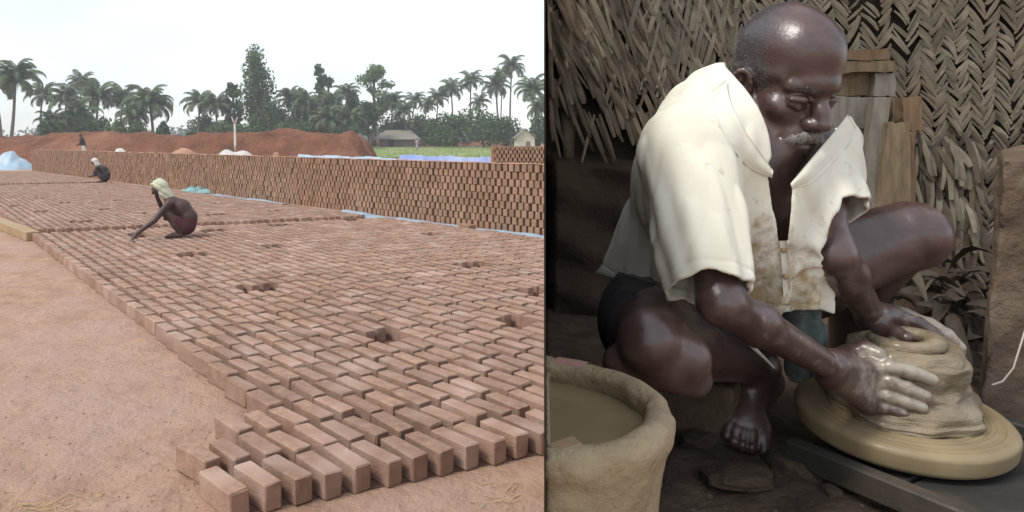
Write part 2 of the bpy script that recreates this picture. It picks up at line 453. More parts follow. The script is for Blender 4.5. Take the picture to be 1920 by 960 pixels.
# crumbs and straw on the sandy path
rg = random.Random(5)
mb = MB()
for _ in range(900):
    px = rg.uniform(0, 560); py = rg.uniform(560, 975)
    if px > 75 + (py - 463) * 1.25 - 60 and py < 850: continue
    if rg.random() > 0.25 + 0.75 * (py - 560) / 400: continue
    p = on_ground(px, py); r = rg.choice([0.004, 0.005, 0.007, 0.010])
    a = rg.uniform(0, 6.28)
    vs = [p + Vector((r * math.cos(a + k * 2.094) * rg.uniform(.7, 1.4), r * math.sin(a + k * 2.094) * rg.uniform(.7, 1.4), -0.001)) for k in range(3)] + [p + Vector((0, 0, r * rg.uniform(.5, .9)))]
    mb.add(vs, [(0, 1, 3), (1, 2, 3), (2, 0, 3)])
tag(mb.build('earth_crumbs', M['clod']), 'small crumbs of dry earth strewn over the sandy path', kind='stuff')
mb = MB()
for _ in range(80):
    px = rg.gauss(95, 70); py = rg.gauss(952, 12)
    if py < 900: continue
    if rg.random() < 0.2: px = rg.uniform(890, 1015); py = rg.uniform(905, 955)
    p = on_ground(px, py, 0.004); a = rg.uniform(0, 6.28); l = rg.uniform(0.03, 0.09)
    d = Vector((math.cos(a), math.sin(a), rg.uniform(-.02, .25))) * l; wv = Vector((-math.sin(a), math.cos(a), 0)) * 0.0022
    mb.add([p - wv, p + wv, p + d + wv * .5, p + d - wv * .5], [(0, 1, 2, 3)])
tag(mb.build('straw_litter', M['straw']), 'yellow straw scattered at the near edge of the path', kind='stuff')

# ------------------------------------------------------------------ bricks drying on the ground
BL, BW, BH = 0.280, 0.086, 0.120
PW, PL = 0.137, 0.320
wv_ = Vector((0.9126, 0.409, 0)); lv = Vector((-0.592, 0.806, 0))
A0 = Vector((-0.489, 3.10, 0))
BROT = math.atan2(0.806, -0.592) + R(5)
rg = random.Random(11)

def brick_mesh(name, seed, size, bev, jit):
    r = random.Random(seed)
    mb = MB(); mb.box((0, 0, size[2] / 2), size)
    me = mb.mesh(name)
    bevelled(me, bev)
    for v in me.vertices:
        v.co += Vector((r.uniform(-1, 1), r.uniform(-1, 1), r.uniform(-1, 1) if v.co.z > 0.02 else 0)) * jit
    return me
bmeshes = [brick_mesh('brick', 20 + i, (BL * (1 + 0.012 * (i - 4)), BW, BH * (1 - 0.014 * (i % 5))), 0.007, 0.0036) for i in range(9)]
for me in bmeshes: me.materials.append(M['brick'])

P0 = Vector((1.77, 11.95, 0)); wu = Vector((0.654, -0.756, 0)).normalized(); wn = Vector((-0.756, -0.654, 0)).normalized()

holes = [(715, 628), (738, 630), (495, 535), (470, 536), (695, 515), (875, 497), (890, 496), (965, 600), (350, 476), (366, 478), (515, 462), (820, 440), (1000, 545),
         (250, 440), (262, 441), (155, 415), (162, 415), (405, 432), (398, 432), (75, 397), (85, 397), (120, 380), (405, 402), (400, 402), (225, 375), (118, 380), (25, 386),
         (530, 422), (538, 422), (655, 413), (200, 392), (280, 400), (410, 381), (70, 370), (190, 361), (515, 395)]
hole_pts = [on_ground(px, py, BH) for px, py in holes]

COFF = [random.Random(k * 7 + 1).uniform(-.03, .03) + (.035 if k % 2 else 0) for k in range(40)]
COFF[1] = .0
def lattice(b0, b1, step):
    out = []
    nj = int((b1 - b0) / PL)
    for j in range(nj):
        b = b0 + j * PL
        imin = {0: -3, 1: -3, 2: -1}.get(j, 1) if b0 == 0 else 1
        for i in range(imin, 260):
            c = A0 + wv_ * (i * PW + 0.045) + lv * (b + 0.15 + COFF[i % 40] * (min(1, j / 3) if b0 == 0 else 1))
            if (c - P0).dot(wn) < 0.82: break
            if c.x > 0.148 * c.y + 1.3: break
            px = CX + c.x / c.y * FPX
            if px < -260: continue
            if min((c.xy - h.xy).length for h in hole_pts) < (0.150 if c.y < 8 else 0.165): continue
            out.append((j, i, c))
    return out

ONES = ['', 'first', 'second', 'third', 'fourth', 'fifth', 'sixth', 'seventh', 'eighth', 'ninth', 'tenth', 'eleventh', 'twelfth', 'thirteenth', 'fourteenth', 'fifteenth',
        'sixteenth', 'seventeenth', 'eighteenth', 'nineteenth']
def ordinal(n):
    if n < 20: return ONES[n]
    t = {2: ('twentieth', 'twenty'), 3: ('thirtieth', 'thirty'), 4: ('fortieth', 'forty')}[n // 10]
    return t[0] if n % 10 == 0 else t[1] + '-' + ONES[n % 10]
blockA = lattice(0, 10.25, PL)
def seen(c):
    px = CX + c.x / c.y * FPX; py = CY + (EYE - BH) / c.y * FPX
    return -10 < px < 1024 and py < 985
near = sorted([t for t in blockA if seen(t[2])], key=lambda t: t[2].length)[:300]
near_set = {(t[0], t[1]) for t in near}

def brick_pose(j, i, c):
    jx = rg.uniform(-.007, .007); jy = rg.uniform(-.011, .011)
    ang = BROT + rg.gauss(0, R(1.4))
    return c + Vector((jx, jy, 0.002)), ang

def joined_boxes(name, poses, size, mat, parent=None, bev=None):
    """many boxes in one mesh; poses = (centre of the base, angle)"""
    if bev: src = brick_mesh('tmp', 3, size, bev, 0.0015)
    else:
        mb = MB(); mb.box((0, 0, size[2] / 2), size); src = mb.mesh('tmp')
    n = len(src.vertices); co = np.zeros(n * 3, dtype=np.float32); src.vertices.foreach_get('co', co); co = co.reshape(-1, 3)
    src.calc_loop_triangles(); tri = np.array([t.vertices[:] for t in src.loop_triangles], dtype=np.int32)
    P = np.array([list(p) for p, a in poses], dtype=np.float32); An = np.array([a for p, a in poses], dtype=np.float32)
    ca, sa = np.cos(An)[:, None], np.sin(An)[:, None]
    X = co[None, :, 0] * ca - co[None, :, 1] * sa + P[:, 0:1]
    Y = co[None, :, 0] * sa + co[None, :, 1] * ca + P[:, 1:2]
    Z = co[None, :, 2] + P[:, 2:3]
    V = np.stack([X, Y, Z], -1).reshape(-1, 3)
    F = (tri[None] + (np.arange(len(P)) * n)[:, None, None]).reshape(-1, 3)
    me = mesh_np(name, V, F)
    set_attr(me, 'rnd', np.repeat(np.random.default_rng(1).random(len(P)), n))
    bpy.data.meshes.remove(src)
    o = link(name, me, parent, mat)
    o['kind'] = 'stuff'
    return o

rest = []; nth = {}
special = {(0, -3): 'mud brick at the near left corner of the drying field'}
for j, i, c in blockA:
    p, a = brick_pose(j, i, c)
    if j == 1 and i == -3: a += R(6); p += Vector((-0.01, 0.01, 0.0))
    if j == 0 and i in (-2, -1): a += R(3)
    if (j, i) in near_set:
        o = link('brick', bmeshes[rg.randrange(9)])
        o.location = p; o.rotation_euler = (rg.gauss(0, .006), rg.gauss(0, .006), a)
        nth[j] = nth.get(j, 0) + 1
        row = 'front row' if j == 0 else ordinal(j + 1) + ' row back'
        lab = special.get((j, i)) or 'drying mud brick, %s from the left in the %s of the near field' % (ordinal(nth[j]), row)
        tag(o, lab, 'brick', 'mud bricks drying in rows on the ground')
    else:
        rest.append((p, a))
tag(joined_boxes('far_bricks', rest, (BL, BW, BH), M['brick'], None, 0.006), 'mud bricks drying in the farther rows of the near field', kind='stuff')
blockB = [brick_pose(*t) for t in lattice(10.75, 26.2, PL)]
blockC = [brick_pose(*t) for t in lattice(27.0, 40, PL)]
tag(joined_boxes('far_bricks', blockB, (BL, BW, BH), M['brick']), 'mud bricks drying in the field beyond the squatting worker', kind='stuff')
tag(joined_boxes('far_bricks', blockC, (BL, BW, BH), M['brick']), 'mud bricks drying in the farthest field near the stack end', kind='stuff')

# earth sheet under the rows, its colour darkened to stand in for gap shade
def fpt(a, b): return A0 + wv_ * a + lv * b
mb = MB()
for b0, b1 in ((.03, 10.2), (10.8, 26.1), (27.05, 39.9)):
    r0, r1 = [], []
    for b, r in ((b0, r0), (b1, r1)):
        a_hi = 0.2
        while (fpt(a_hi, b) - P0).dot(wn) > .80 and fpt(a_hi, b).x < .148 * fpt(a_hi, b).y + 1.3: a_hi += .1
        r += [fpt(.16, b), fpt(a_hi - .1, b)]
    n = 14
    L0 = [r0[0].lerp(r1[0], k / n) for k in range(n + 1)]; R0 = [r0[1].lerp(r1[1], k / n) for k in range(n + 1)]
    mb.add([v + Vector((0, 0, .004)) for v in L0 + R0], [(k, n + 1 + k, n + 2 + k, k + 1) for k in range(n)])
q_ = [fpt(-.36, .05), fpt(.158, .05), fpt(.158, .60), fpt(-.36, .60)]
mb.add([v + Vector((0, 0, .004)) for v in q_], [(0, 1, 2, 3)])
tag(mb.build('shade_darkened_floor', M['gapshade']), 'brown earth under the drying bricks, coloured darker for the shade in the gaps', kind='structure')

# pale timber lying along the left edge of the field
t = MB()
a, b = on_ground(62, 452, 0.0), on_ground(-40, 410, 0.0)
dv = (b - a).normalized(); sd = Vector((dv.y, -dv.x, 0))
t.hexa([a + sd * -.10, a + sd * .10, a + sd * .10 + Vector((0, 0, .15)), a + sd * -.10 + Vector((0, 0, .15))],
       [b + sd * -.10, b + sd * .10, b + sd * .10 + Vector((0, 0, .15)), b + sd * -.10 + Vector((0, 0, .15))])
o = t.build('timber_beam', M['plankpale']); bevelled(o.data, 0.012)
tag(o, 'pale square timber lying along the left edge of the brick field', 'timber')

# ------------------------------------------------------------------ long stack of bricks
SW, SH, SD, SP, NC = 0.102, 0.131, 0.24, 0.150, 9
stack = empty('brick_stack', P0)
tag(stack, 'long stack of red brown bricks in open bond behind the drying field', 'brick stack')
smesh = [brick_mesh('stack_brick', 60 + i, (SW, SD, SH - 0.004), 0.006, 0.0022) for i in range(4)]
for me in smesh: me.materials.append(M['stack_brick'])
sang = math.atan2(wn.y, wn.x) + math.pi / 2
far_poses = []
for c in range(NC):
    for k in range(-14, 249):
        s = (k + 0.5 * (c % 2)) * SP + rg.uniform(-.008, .008)
        p = -wu * s + wn * (-SD / 2 + rg.uniform(-.012, .012)) + Vector((0, 0, c * SH + 0.002))
        an = sang + rg.gauss(0, R(2.2))
        if 0 <= k < 33:
            o = link('brick', smesh[rg.randrange(4)], stack)
            o.location = p; o.rotation_euler = (0, 0, an)
        else:
            far_poses.append((p, an))
fb = joined_boxes('farther_bricks', far_poses, (SW, SD, SH - 0.004), M['stack_brick'], stack)
mb = MB()
a = wu * 2.0 - wn * (SD + 0.02); b = -wu * 37.2 - wn * (SD + 0.02)
zt = Vector((0, 0, NC * SH - 0.01)); dp = -wn * 0.25
mb.hexa([b, a, a + zt, b + zt], [b + dp, a + dp, a + zt + dp, b + zt + dp])
mb.build('inner_courses', M['stack_brick'], stack)
mb = MB()
zt = Vector((0, 0, NC * SH))
V, F = sheet(lambda u, v: tuple(wu * 2.0 - wu * 39.2 * u - wn * (0.004 + 0.46 * v) + zt + Vector((0, 0, 0.008 + 0.012 * math.sin(u * 300) * math.sin(v * 3 + u * 90)))), 160, 4)
mb.add(V, F)
mb.build('dusty_top', M['paleearth'], stack)

# second stack farther back
st2 = empty('brick_stack', (1.96, 24.5, 0))
tag(st2, 'shorter red brick stack standing behind the long stack at right', 'brick stack')
pos = []
for c in range(11):
    for k in range(34):
        pos.append((Vector(((k + .5 * (c % 2)) * SP, rg.uniform(-.01, .01), c * SH + .002)), rg.gauss(0, R(2))))
joined_boxes('bricks', pos, (SW, SD, SH - 0.004), M['stack_brick'], st2)
mb = MB(); mb.box((2.5, 0.30, 0.70), (5.2, 0.34, 1.40)); mb.build('inner_courses', M['stack_brick'], st2)
pos = [(Vector((0.12, 0.2 + k * SP, c * SH + .002)), R(90)) for c in range(11) for k in range(12)]
joined_boxes('end_bricks', pos, (SW, SD, SH - 0.004), M['stack_brick'], st2)

# ------------------------------------------------------------------ tarpaulins and heaps
def strip_tarp(s0, s1, w0, w1, seed, label):
    r = np.random.default_rng(seed); ph = r.random(6) * 6.28
    def f(u, v):
        s = s0 + (s1 - s0) * u
        wob = 0.05 * math.sin(s * 1.7 + ph[0]) + 0.03 * math.sin(s * 4.3 + ph[1])
        off = 0.07 + wob * .6 + (w0 + (w1 - w0) * u) * v
        z = 0.012 + 0.055 * max(0, math.sin(v * 3.14)) * (0.7 + 0.3 * math.sin(s * 2.9 + ph[2])) + 0.02 * math.sin(s * 9 + v * 4 + ph[3]) * v
        return tuple(P0 - wu * s + wn * off + Vector((0, 0, max(z, 0.006))))
    mb = MB(); mb.add(*sheet(f, 90, 8))
    return tag(mb.build('tarpaulin', M['tarp'], None, True), label, 'tarpaulin', 'blue tarpaulins along the stack foot')
strip_tarp(-1.5, 1.25, 0.55, 0.45, 1, 'short pale blue tarpaulin at the stack foot, nearest the right edge')
strip_tarp(1.75, 5.6, 0.66, 0.40, 2, 'crumpled light blue tarpaulin along the middle of the stack foot')
strip_tarp(8.2, 12.6, 0.55, 0.35, 3, 'narrow pale tarpaulin at the stack foot behind the squatting worker')
ob = link('brick', smesh[0]); ob.location = P0 - wu * 1.48 + wn * 0.36 + Vector((0, 0, 0.002)); ob.rotation_euler = (0, 0, sang + R(80)); ob.scale = (1.6, 1.4, 0.8)
tag(ob, 'single red brick lying between two tarpaulins at the stack foot', 'brick')

def heap(name, c, rx, ry, h, mat, label, cat, seed, peak=1.0, nse=0.12, kind=None):
    V = []; F = []
    nr, na = 10, 40
    P = []
    for i in range(nr + 1):
        t = i / nr
        for k in range(na):
            a = 2 * math.pi * k / na
            P.append((rx * t * math.cos(a), ry * t * math.sin(a), h * (1 - t ** (1.3 * peak)) ** 1.0))
    P = np.array(P, dtype=np.float32)
    nz = sn(P, 2.2 / max(rx * .4, .3), seed, 3)
    edge = np.clip(1 - np.hypot(P[:, 0] / rx, P[:, 1] / ry), 0, 1)
    P[:, 2] += nz * nse * h * 2.5 * edge
    P[:, 0] *= 1 + 0.12 * nz; P[:, 1] *= 1 + 0.12 * nz
    P[:, 2] = np.maximum(P[:, 2], -0.05); P[-na:, 2] = -0.05
    F = [(i * na + k, (i + 1) * na + k, (i + 1) * na + (k + 1) % na, i * na + (k + 1) % na) for i in range(nr) for k in range(na)]
    o = link(name, mesh_np(name, P, F), None, mat, True)
    o.location = c
    if kind: tag(o, label, kind=kind)
    else: tag(o, label, cat)
    return o
def heap_px(name, px, pytop, d, wpx, mat, label, cat, seed, deep=0.8, **k):
    p = at(px, pytop, d); z0 = float(gz(p.x, d)); rx = wpx / 2 / FPX * d
    return heap(name, (p.x, d, z0), rx, rx * deep, p.z - z0, mat, label, cat, seed, **k)
heap_px('tarpaulin', 20, 291, 42, 90, M['tarp'], 'bright blue tarpaulin heap left of the stack end', 'tarpaulin', 3, peak=1.3, nse=.22)
heap_px('covered_heap', 440, 278, 43, 120, M['tarpwhite'], 'low heap under a whitish sheet behind the stack, by the pole', 'heap', 4, deep=.4, peak=1.5)
heap_px('earth_heap', 517, 284, 43, 40, M['paleearth'], 'small pale earth heap peeping over the stack', 'heap', 5, deep=.5)
heap_px('earth_heap', 340, 273, 47, 120, M['paleearth'], 'pale earth heap in front of the red bank', 'heap', 6, deep=.4)
heap_px('sack', 225, 277, 45, 34, M['whitecloth'], 'pale greenish sack on top of the stack line near the far worker', 'sack', 7, peak=2)
def long_cover(px0, px1, pyt, d, mat, label, cat, seed):
    a, b = at(px0, pyt, d), at(px1, pyt + 6, d - 3)
    r = np.random.default_rng(seed).random(8) * 6.28
    def f(u, v):
        w = v * 2 - 1
        p = a.lerp(b, u)
        z = p.z * (1 - abs(w) ** 3) + 0.03 * math.sin(u * 17 + r[0]) * (1 - w * w) + 0.012 * math.sin(u * 61 + r[1])
        if u in (0, 1): z = 0
        return (p.x, p.y + w * 0.9 + .1 * math.sin(u * 31 + r[2]), max(z, 0))
    mb = MB(); mb.add(*sheet(f, 120, 12))
    return tag(mb.build('covered_heap', mat, None, True), label, cat)
long_cover(560, 745, 290, 40, M['tarp'], 'pale blue sheet covering a low brick row behind the stack', 'tarpaulin', 2)
long_cover(748, 930, 290, 37, M['tarpdark'], 'deep blue sheet covering a low brick row, left of the second stack', 'tarpaulin', 5)

# crumpled teal cloth on the ground by the squatting worker
p = on_ground(366, 362)
r_ = np.random.default_rng(3).random(9) * 6.28
def f(u, v):
    x = (u - .5) * 1.0; y = (v - .5) * .8
    e = max(0, 1 - (2 * u - 1) ** 4) * max(0, 1 - (2 * v - 1) ** 4)
    return (p.x + x * (1 + .2 * math.sin(v * 5 + r_[0])), p.y + y + .1 * math.sin(u * 7 + r_[1]), (.02 + e * (.10 + .10 * math.sin(u * 9 + v * 5 + r_[2]) * math.sin(v * 8 - u * 4 + r_[3]))))
mb = MB(); mb.add(*sheet(f, 26, 22))
tag(mb.build('crumpled_cloth', M['teal'], None, True), 'crumpled teal cloth on the bricks behind the squatting worker', 'cloth')

# ------------------------------------------------------------------ earth banks
def bank(name, x0, x1, y0, y1, prof, mat, label, seed, nu=150, nv=36):
    U, Vv = np.meshgrid(np.linspace(0, 1, nu), np.linspace(0, 1, nv), indexing='ij')
    X = x0 + (x1 - x0) * U; Y = y0 + (y1 - y0) * Vv
    top = np.interp(U.ravel(), [p[0] for p in prof], [p[1] for p in prof]).reshape(U.shape)
    Pn = np.stack([X, Y, np.zeros_like(X)], -1).astype(np.float32)
    front = smooth(0.0, 0.34, Vv + 0.07 * sn(Pn, 0.7, seed, 3)); back = 1 - smooth(0.75, 1.0, Vv)
    H = top * .90 * front * back
    H = H + (0.30 * sn(Pn, 1.3, seed + 1, 5) + 0.22 * sn(Pn, 0.5, seed + 2, 2)) * front * back * np.minimum(top, 1.4)
    Z = gz(X, Y) - 0.05 + np.maximum(H, 0)
    ed = (U <= 0) | (U >= 1)
    Z = np.where(ed, gz(X, Y) - .05, Z)
    V = np.stack([X, Y, Z], -1).reshape(-1, 3)
    i, j = np.meshgrid(np.arange(nu - 1), np.arange(nv - 1), indexing='ij'); q = (i * nv + j).ravel()
    o = link(name, mesh_np(name, V, np.stack([q, q + nv, q + nv + 1, q + 1], 1)), None, mat, True)
    return tag(o, label, kind='structure')
bank('earth_bank', -40, -5.2, 50, 68, [(0, 2.45), (.08, 2.5), (.15, 2.35), (.22, 2.0), (.29, 2.5), (.345, 2.75), (.38, 2.8), (.42, 2.6), (.45, 2.35), (.6, 2.35), (.75, 2.55), (.9, 2.5), (.955, 2.35), (.975, 1.6), (1, .1)],
     M['redearth'], 'dug bank of red earth behind the brick stack', 3, 240, 44)
bank('earth_bank', -18, 14, 118, 128, [(0, .6), (.15, 1.1), (.4, 1.0), (.6, .7), (.8, 1.25), (1, .8)], M['redearth'], 'low red earth bank beyond the green field', 8)

# green field
U = np.linspace(-14, 30, 60); W = np.linspace(72, 119, 40)
X, Y = np.meshgrid(U, W, indexing='ij')
Z = gz(X, Y) + 0.02 + 0.05 * sn(np.stack([X, Y, 0 * X], -1).astype(np.float32), 1.2, 5, 2)
i, j = np.meshgrid(np.arange(59), np.arange(39), indexing='ij'); q = (i * 40 + j).ravel()
fld = link('grass', mesh_np('grass', np.stack([X, Y, Z + .04], -1).reshape(-1, 3), np.stack([q, q + 40, q + 41, q + 1], 1)), None, M['grass'], True)
tag(fld, 'pale green field of young crop beyond the stack', kind='stuff')
mb = MB(); rg = random.Random(8)
for _ in range(5000):
    x = rg.uniform(-13, 18); y = rg.uniform(73, 117); z = float(gz(x, y)); a = rg.uniform(0, 6.28); h = rg.uniform(.12, .4)
    w = Vector((math.cos(a), math.sin(a), 0)) * .05
    p = Vector((x, y, z)); mb.add([p - w, p + w, p + Vector((rg.uniform(-.1, .1), rg.uniform(-.1, .1), h))], [(0, 1, 2)])
tag(mb.build('grass', M['grass']), 'tufts of grass standing in the pale green field', kind='stuff')

# ------------------------------------------------------------------ palms and trees
def frond_mesh(seed, L, droop, dry=False):
    r = random.Random(seed); mb = MB()
    pts = []
    n = 11
    for i in range(n):
        t = i / (n - 1)
        ang = R(50) - droop * t * t
        if i == 0: p = Vector((0, 0, 0))
        else: p = pts[-1] + Vector((math.cos(ang), 0, math.sin(ang))) * L / (n - 1)
        pts.append(p)
    mb.tube(pts, [0.05 * (1 - .8 * i / n) for i in range(n)], 4, False)
    for i in range(34):
        t = 0.14 + 0.86 * i / 33
        f = t * (n - 1); k = min(int(f), n - 2); p = pts[k].lerp(pts[k + 1], f - k); tg = (pts[k + 1] - pts[k]).normalized()
        ll = L * 0.24 * (math.sin(math.pi * min(1, .18 + t * .8)) ** .6) * r.uniform(.8, 1.15)
        for s in (-1, 1):
            d = (Vector((0, s, 0)) * .9 + tg * .55 + Vector((0, 0, -0.45 - .35 * r.random()))).normalized()
            e = p + d * ll; w = tg * 0.055
            m = p.lerp(e, .5) + Vector((0, 0, .04))
            mb.add([p - w * .6, p + w * .6, m + w, m - w, e + Vector((0, 0, -.08 * ll))], [(0, 1, 2, 3), (3, 2, 4)])
    return mb.mesh('frond')
FR = [frond_mesh(i, 3.6, R(105 + 12 * i)) for i in range(4)]
for me in FR: me.materials.append(M['palmleaf'])
FD = frond_mesh(9, 3.0, R(150)); FD.materials.append(M['palmdry'])

def palm(px, pytop, d, size, label, seed, nf=20, lean=0.0, name='coconut_palm', base=None):
    r = random.Random(seed)
    c = at(px, pytop, d) - Vector((0, 0, 2.1 * size))
    z0 = float(gz(c.x, d)) if base is None else base
    root = empty(name, (c.x - lean, d, z0))
    tag(root, label, 'palm tree', 'coconut palms beyond the brickyard')
    hgt = max(c.z - z0, .4)
    mb = MB(); pts = []; n = 8
    for i in range(n + 1):
        t = i / n
        pts.append(Vector((lean * t ** 1.5 + .12 * math.sin(t * 4 + seed), .1 * math.sin(t * 3 + seed), hgt * t - (0.3 if i == 0 else 0))))
    mb.tube(pts, [.20 * size * (1 - .45 * i / n) + (.08 if i == 0 else 0) for i in range(n + 1)], 8)
    mb.build('trunk', M['palmtrunk'], root, True)
    top = pts[-1]
    for k in range(nf):
        el = k / (nf - 1)
        az = k * 2.39996 + r.uniform(-.25, .25)
        o = link('frond', FR[min(3, int(el * 4))], root)
        o.location = top; s = size * r.uniform(.82, 1.1)
        o.scale = (s, s, s)
        o.rotation_euler = Euler((r.uniform(-.3, .3), R(-36) + R(88) * el + r.uniform(-.12, .12), az), 'XYZ')
    for k in range(2):
        o = link('dry_frond', FD, root); o.location = top
        o.scale = (size * .8,) * 3; o.rotation_euler = (0, R(60), r.uniform(0, 6.28))
    return root

palms = [
 (28, 110, 92, 1.28, 'tall slim palm standing alone at the far left edge', 24),
 (-8, 128, 96, 1.1, 'palm cut off by the left edge of the picture', 18),
 (82, 155, 112, .95, 'small palm just right of the tall left palm', 18),
 (152, 134, 122, 1.0, 'highest palm of the left grove, rising from its middle', 20),
 (122, 158, 108, 1.1, 'left palm of the dense left grove', 22),
 (182, 150, 104, 1.15, 'bushy palm in the middle of the left grove', 24),
 (228, 160, 108, 1.0, 'palm leaning between grove middle and the big right one', 20),
 (282, 160, 100, 1.25, 'broad palm closing the left grove on its right', 26),
 (150, 186, 98, 1.0, 'low palm in front of the left grove', 22),
 (250, 190, 98, .95, 'low palm in front of the broad grove palm', 20),
 (96, 205, 95, .85, 'short stemless palm left of the left grove', 22),
 (372, 168, 118, 1.05, 'left palm of the pair beside the gap in the trees', 22),
 (404, 172, 116, 1.1, 'right palm of the pair beside the gap in the trees', 22),
 (515, 190, 118, .85, 'low palm right behind the tall columnar tree', 18),
 (545, 160, 120, 1.0, 'palm midway between columnar tree and thin tree', 20),
 (572, 172, 114, .95, 'palm left of the thin dark tree', 20),
 (622, 170, 116, 1.0, 'palm right of the thin dark tree', 20),
 (648, 155, 122, .95, 'tall palm left of the pale feathery tree', 18),
 (612, 198, 105, 1.0, 'drooping palm low in front of the middle wood', 24),
 (655, 200, 106, .9, 'low palm below the pale feathery tree', 20),
 (738, 170, 122, .95, 'first palm right of the pale feathery tree', 20),
 (758, 190, 116, .8, 'short palm over the grey thatched roof', 18),
 (778, 172, 130, .8, 'palm behind the grey thatched roof', 16),
 (800, 182, 124, .75, 'small palm right of the thatched roof', 16),
 (820, 166, 128, .85, 'palm at the foot of the rising right group', 18),
 (846, 146, 128, .95, 'second palm of the rising right group', 18),
 (884, 132, 128, .95, 'thin high palm left of the tallest right palms', 18),
 (900, 176, 122, .75, 'short palm over the dark bushes', 16),
 (930, 138, 122, 1.05, 'leafy palm just left of the highest right palm', 22),
 (958, 104, 130, 1.05, 'highest palm of the right group', 20),
 (940, 122, 140, .8, 'half hidden palm behind the highest right palm', 16),
 (998, 142, 116, 1.15, 'broad palm near the right end of the tree line', 22),
 (1015, 180, 112, .95, 'palm at the right end of the tree line, low', 20),
]
for i, (px, py, d, s, lab, nf) in enumerate(palms):
    palm(px, py, d, s, lab, 100 + i, nf, lean=random.Random(i).uniform(-.8, .8))

def leaf_crown(name, blobs, n, size, mat, parent, seed):
    r = np.random.default_rng(seed)
    w = np.array([b[3] * b[4] * b[5] for b in blobs]) ** .7; w /= w.sum()
    ch = r.choice(len(blobs), n, p=w)
    B = np.array(blobs)[ch]
    u = r.normal(size=(n, 3)); u /= np.linalg.norm(u, axis=1)[:, None]
    rad = r.random(n) ** .40
    C = B[:, :3] + u * B[:, 3:] * rad[:, None]
    C += .25 * size * r.normal(size=C.shape)
    a = r.normal(size=(n, 3)); a /= np.linalg.norm(a, axis=1)[:, None]
    b = np.cross(a, r.normal(size=(n, 3))); b /= np.linalg.norm(b, axis=1)[:, None]
    sz = size * (0.6 + 0.8 * r.random(n))[:, None]
    V = np.stack([C - a * sz, C + b * sz * .5, C + a * sz, C - b * sz * .5], 1).reshape(-1, 3)
    me = mesh_np(name, V, np.arange(4 * n).reshape(-1, 4))
    set_attr(me, 'rnd', np.repeat(r.random(n), 4))
    return link(name, me, parent, mat)

def tree(px, pytop, d, wpx, label, seed, mat, shape='round', n=2600, leaf=.30, name='broadleaf_tree', cat='tree', group='trees beyond the brickyard', pybase=None):
    r = random.Random(seed)
    top = at(px, pytop, d); z0 = float(gz(top.x, d)); H = top.z - z0; Rr = wpx / 2 / FPX * d
    root = empty(name, (top.x, d, z0)); tag(root, label, cat, group)
    blobs = []
    if shape == 'column':
        for k in range(26):
            t = k / 25; z = H * (.10 + .85 * t)
            rr = Rr * (.95 - .38 * t) * r.uniform(.5, .75)
            a = r.uniform(0, 6.28); o = Rr * (.62 - .3 * t) * r.uniform(.4, 1)
            blobs.append((o * math.cos(a), o * math.sin(a), z, rr, rr, rr * 1.2))
    elif shape == 'round':
        for k in range(22):
            a = r.uniform(0, 6.28); t = r.random(); z = H * (.34 + .60 * t)
            prof = math.sin(math.pi * (.12 + .80 * t)) ** .7
            o = Rr * prof * r.uniform(.2, .85); rr = Rr * r.uniform(.24, .40)
            blobs.append((o * math.cos(a), o * math.sin(a), z, rr, rr, rr * .8))
    elif shape == 'thin':
        for k in range(13):
            t = r.random(); z = H * (.45 + .52 * t); a = r.uniform(0, 6.28); o = Rr * (1 - t * .5) * r.uniform(.1, .8); rr = Rr * r.uniform(.28, .45)
            blobs.append((o * math.cos(a), o * math.sin(a), z, rr, rr, rr))
    else:
        for k in range(16):
            a = r.uniform(0, 6.28); o = Rr * r.uniform(.0, .8); rr = Rr * r.uniform(.25, .42)
            blobs.append((o * math.cos(a), o * math.sin(a) * .5, H * r.uniform(.25, .78), rr, rr, H * .25))
    mb = MB()
    tr = .035 * H if shape != 'bush' else .03 * H
    pts = [Vector((.15 * math.sin(k * 1.3 + seed), .1 * math.cos(k + seed), H * .9 * k / 6 - (.3 if k == 0 else 0))) for k in range(7)]
    mb.tube(pts, [tr * (1 - .85 * k / 6) for k in range(7)], 7)
    for b in blobs[::2]:
        k = max(1, min(5, int(b[2] / H / .9 * 6) - 1)); mb.tube([pts[k], pts[k].lerp(Vector(b[:3]), .5) + Vector((0, 0, -.1)), Vector(b[:3])], [tr * .4, tr * .25, tr * .1], 5, False)
    mb.build('trunk', M['bark'], root, True)
    leaf_crown('crown', blobs, n, leaf, mat, root, seed)
    return root

tree(484, 92, 112, 94, 'tall columnar tree with pale top, highest in the tree line', 1, M['leafmid'], 'column', 7000, .26)
tree(437, 152, 116, 44, 'rounded dark tree left of the tall columnar tree', 2, M['leafdark'], 'round', 2400)
tree(600, 118, 120, 40, 'thin dark tree with a bare stem under its top', 3, M['leafdark'], 'thin', 1500, .26)
tree(616, 140, 124, 30, 'small dark tree beside the thin tree', 4, M['leafdark'], 'thin', 900, .26)
tree(702, 118, 118, 84, 'pale green feathery tree right of the middle wood', 5, M['leafpale'], 'round', 3600, .24)
tree(570, 165, 126, 90, 'dark broad tree behind the middle palms', 6, M['leafdark'], 'round', 2800, .3)
tree(668, 172, 126, 70, 'dark round tree left of the pale feathery tree', 7, M['leafdark'], 'round', 2400, .3)
tree(690, 190, 112, 46, 'dark bushy tree below the pale feathery tree', 12, M['leafdark'], 'round', 1800, .28)
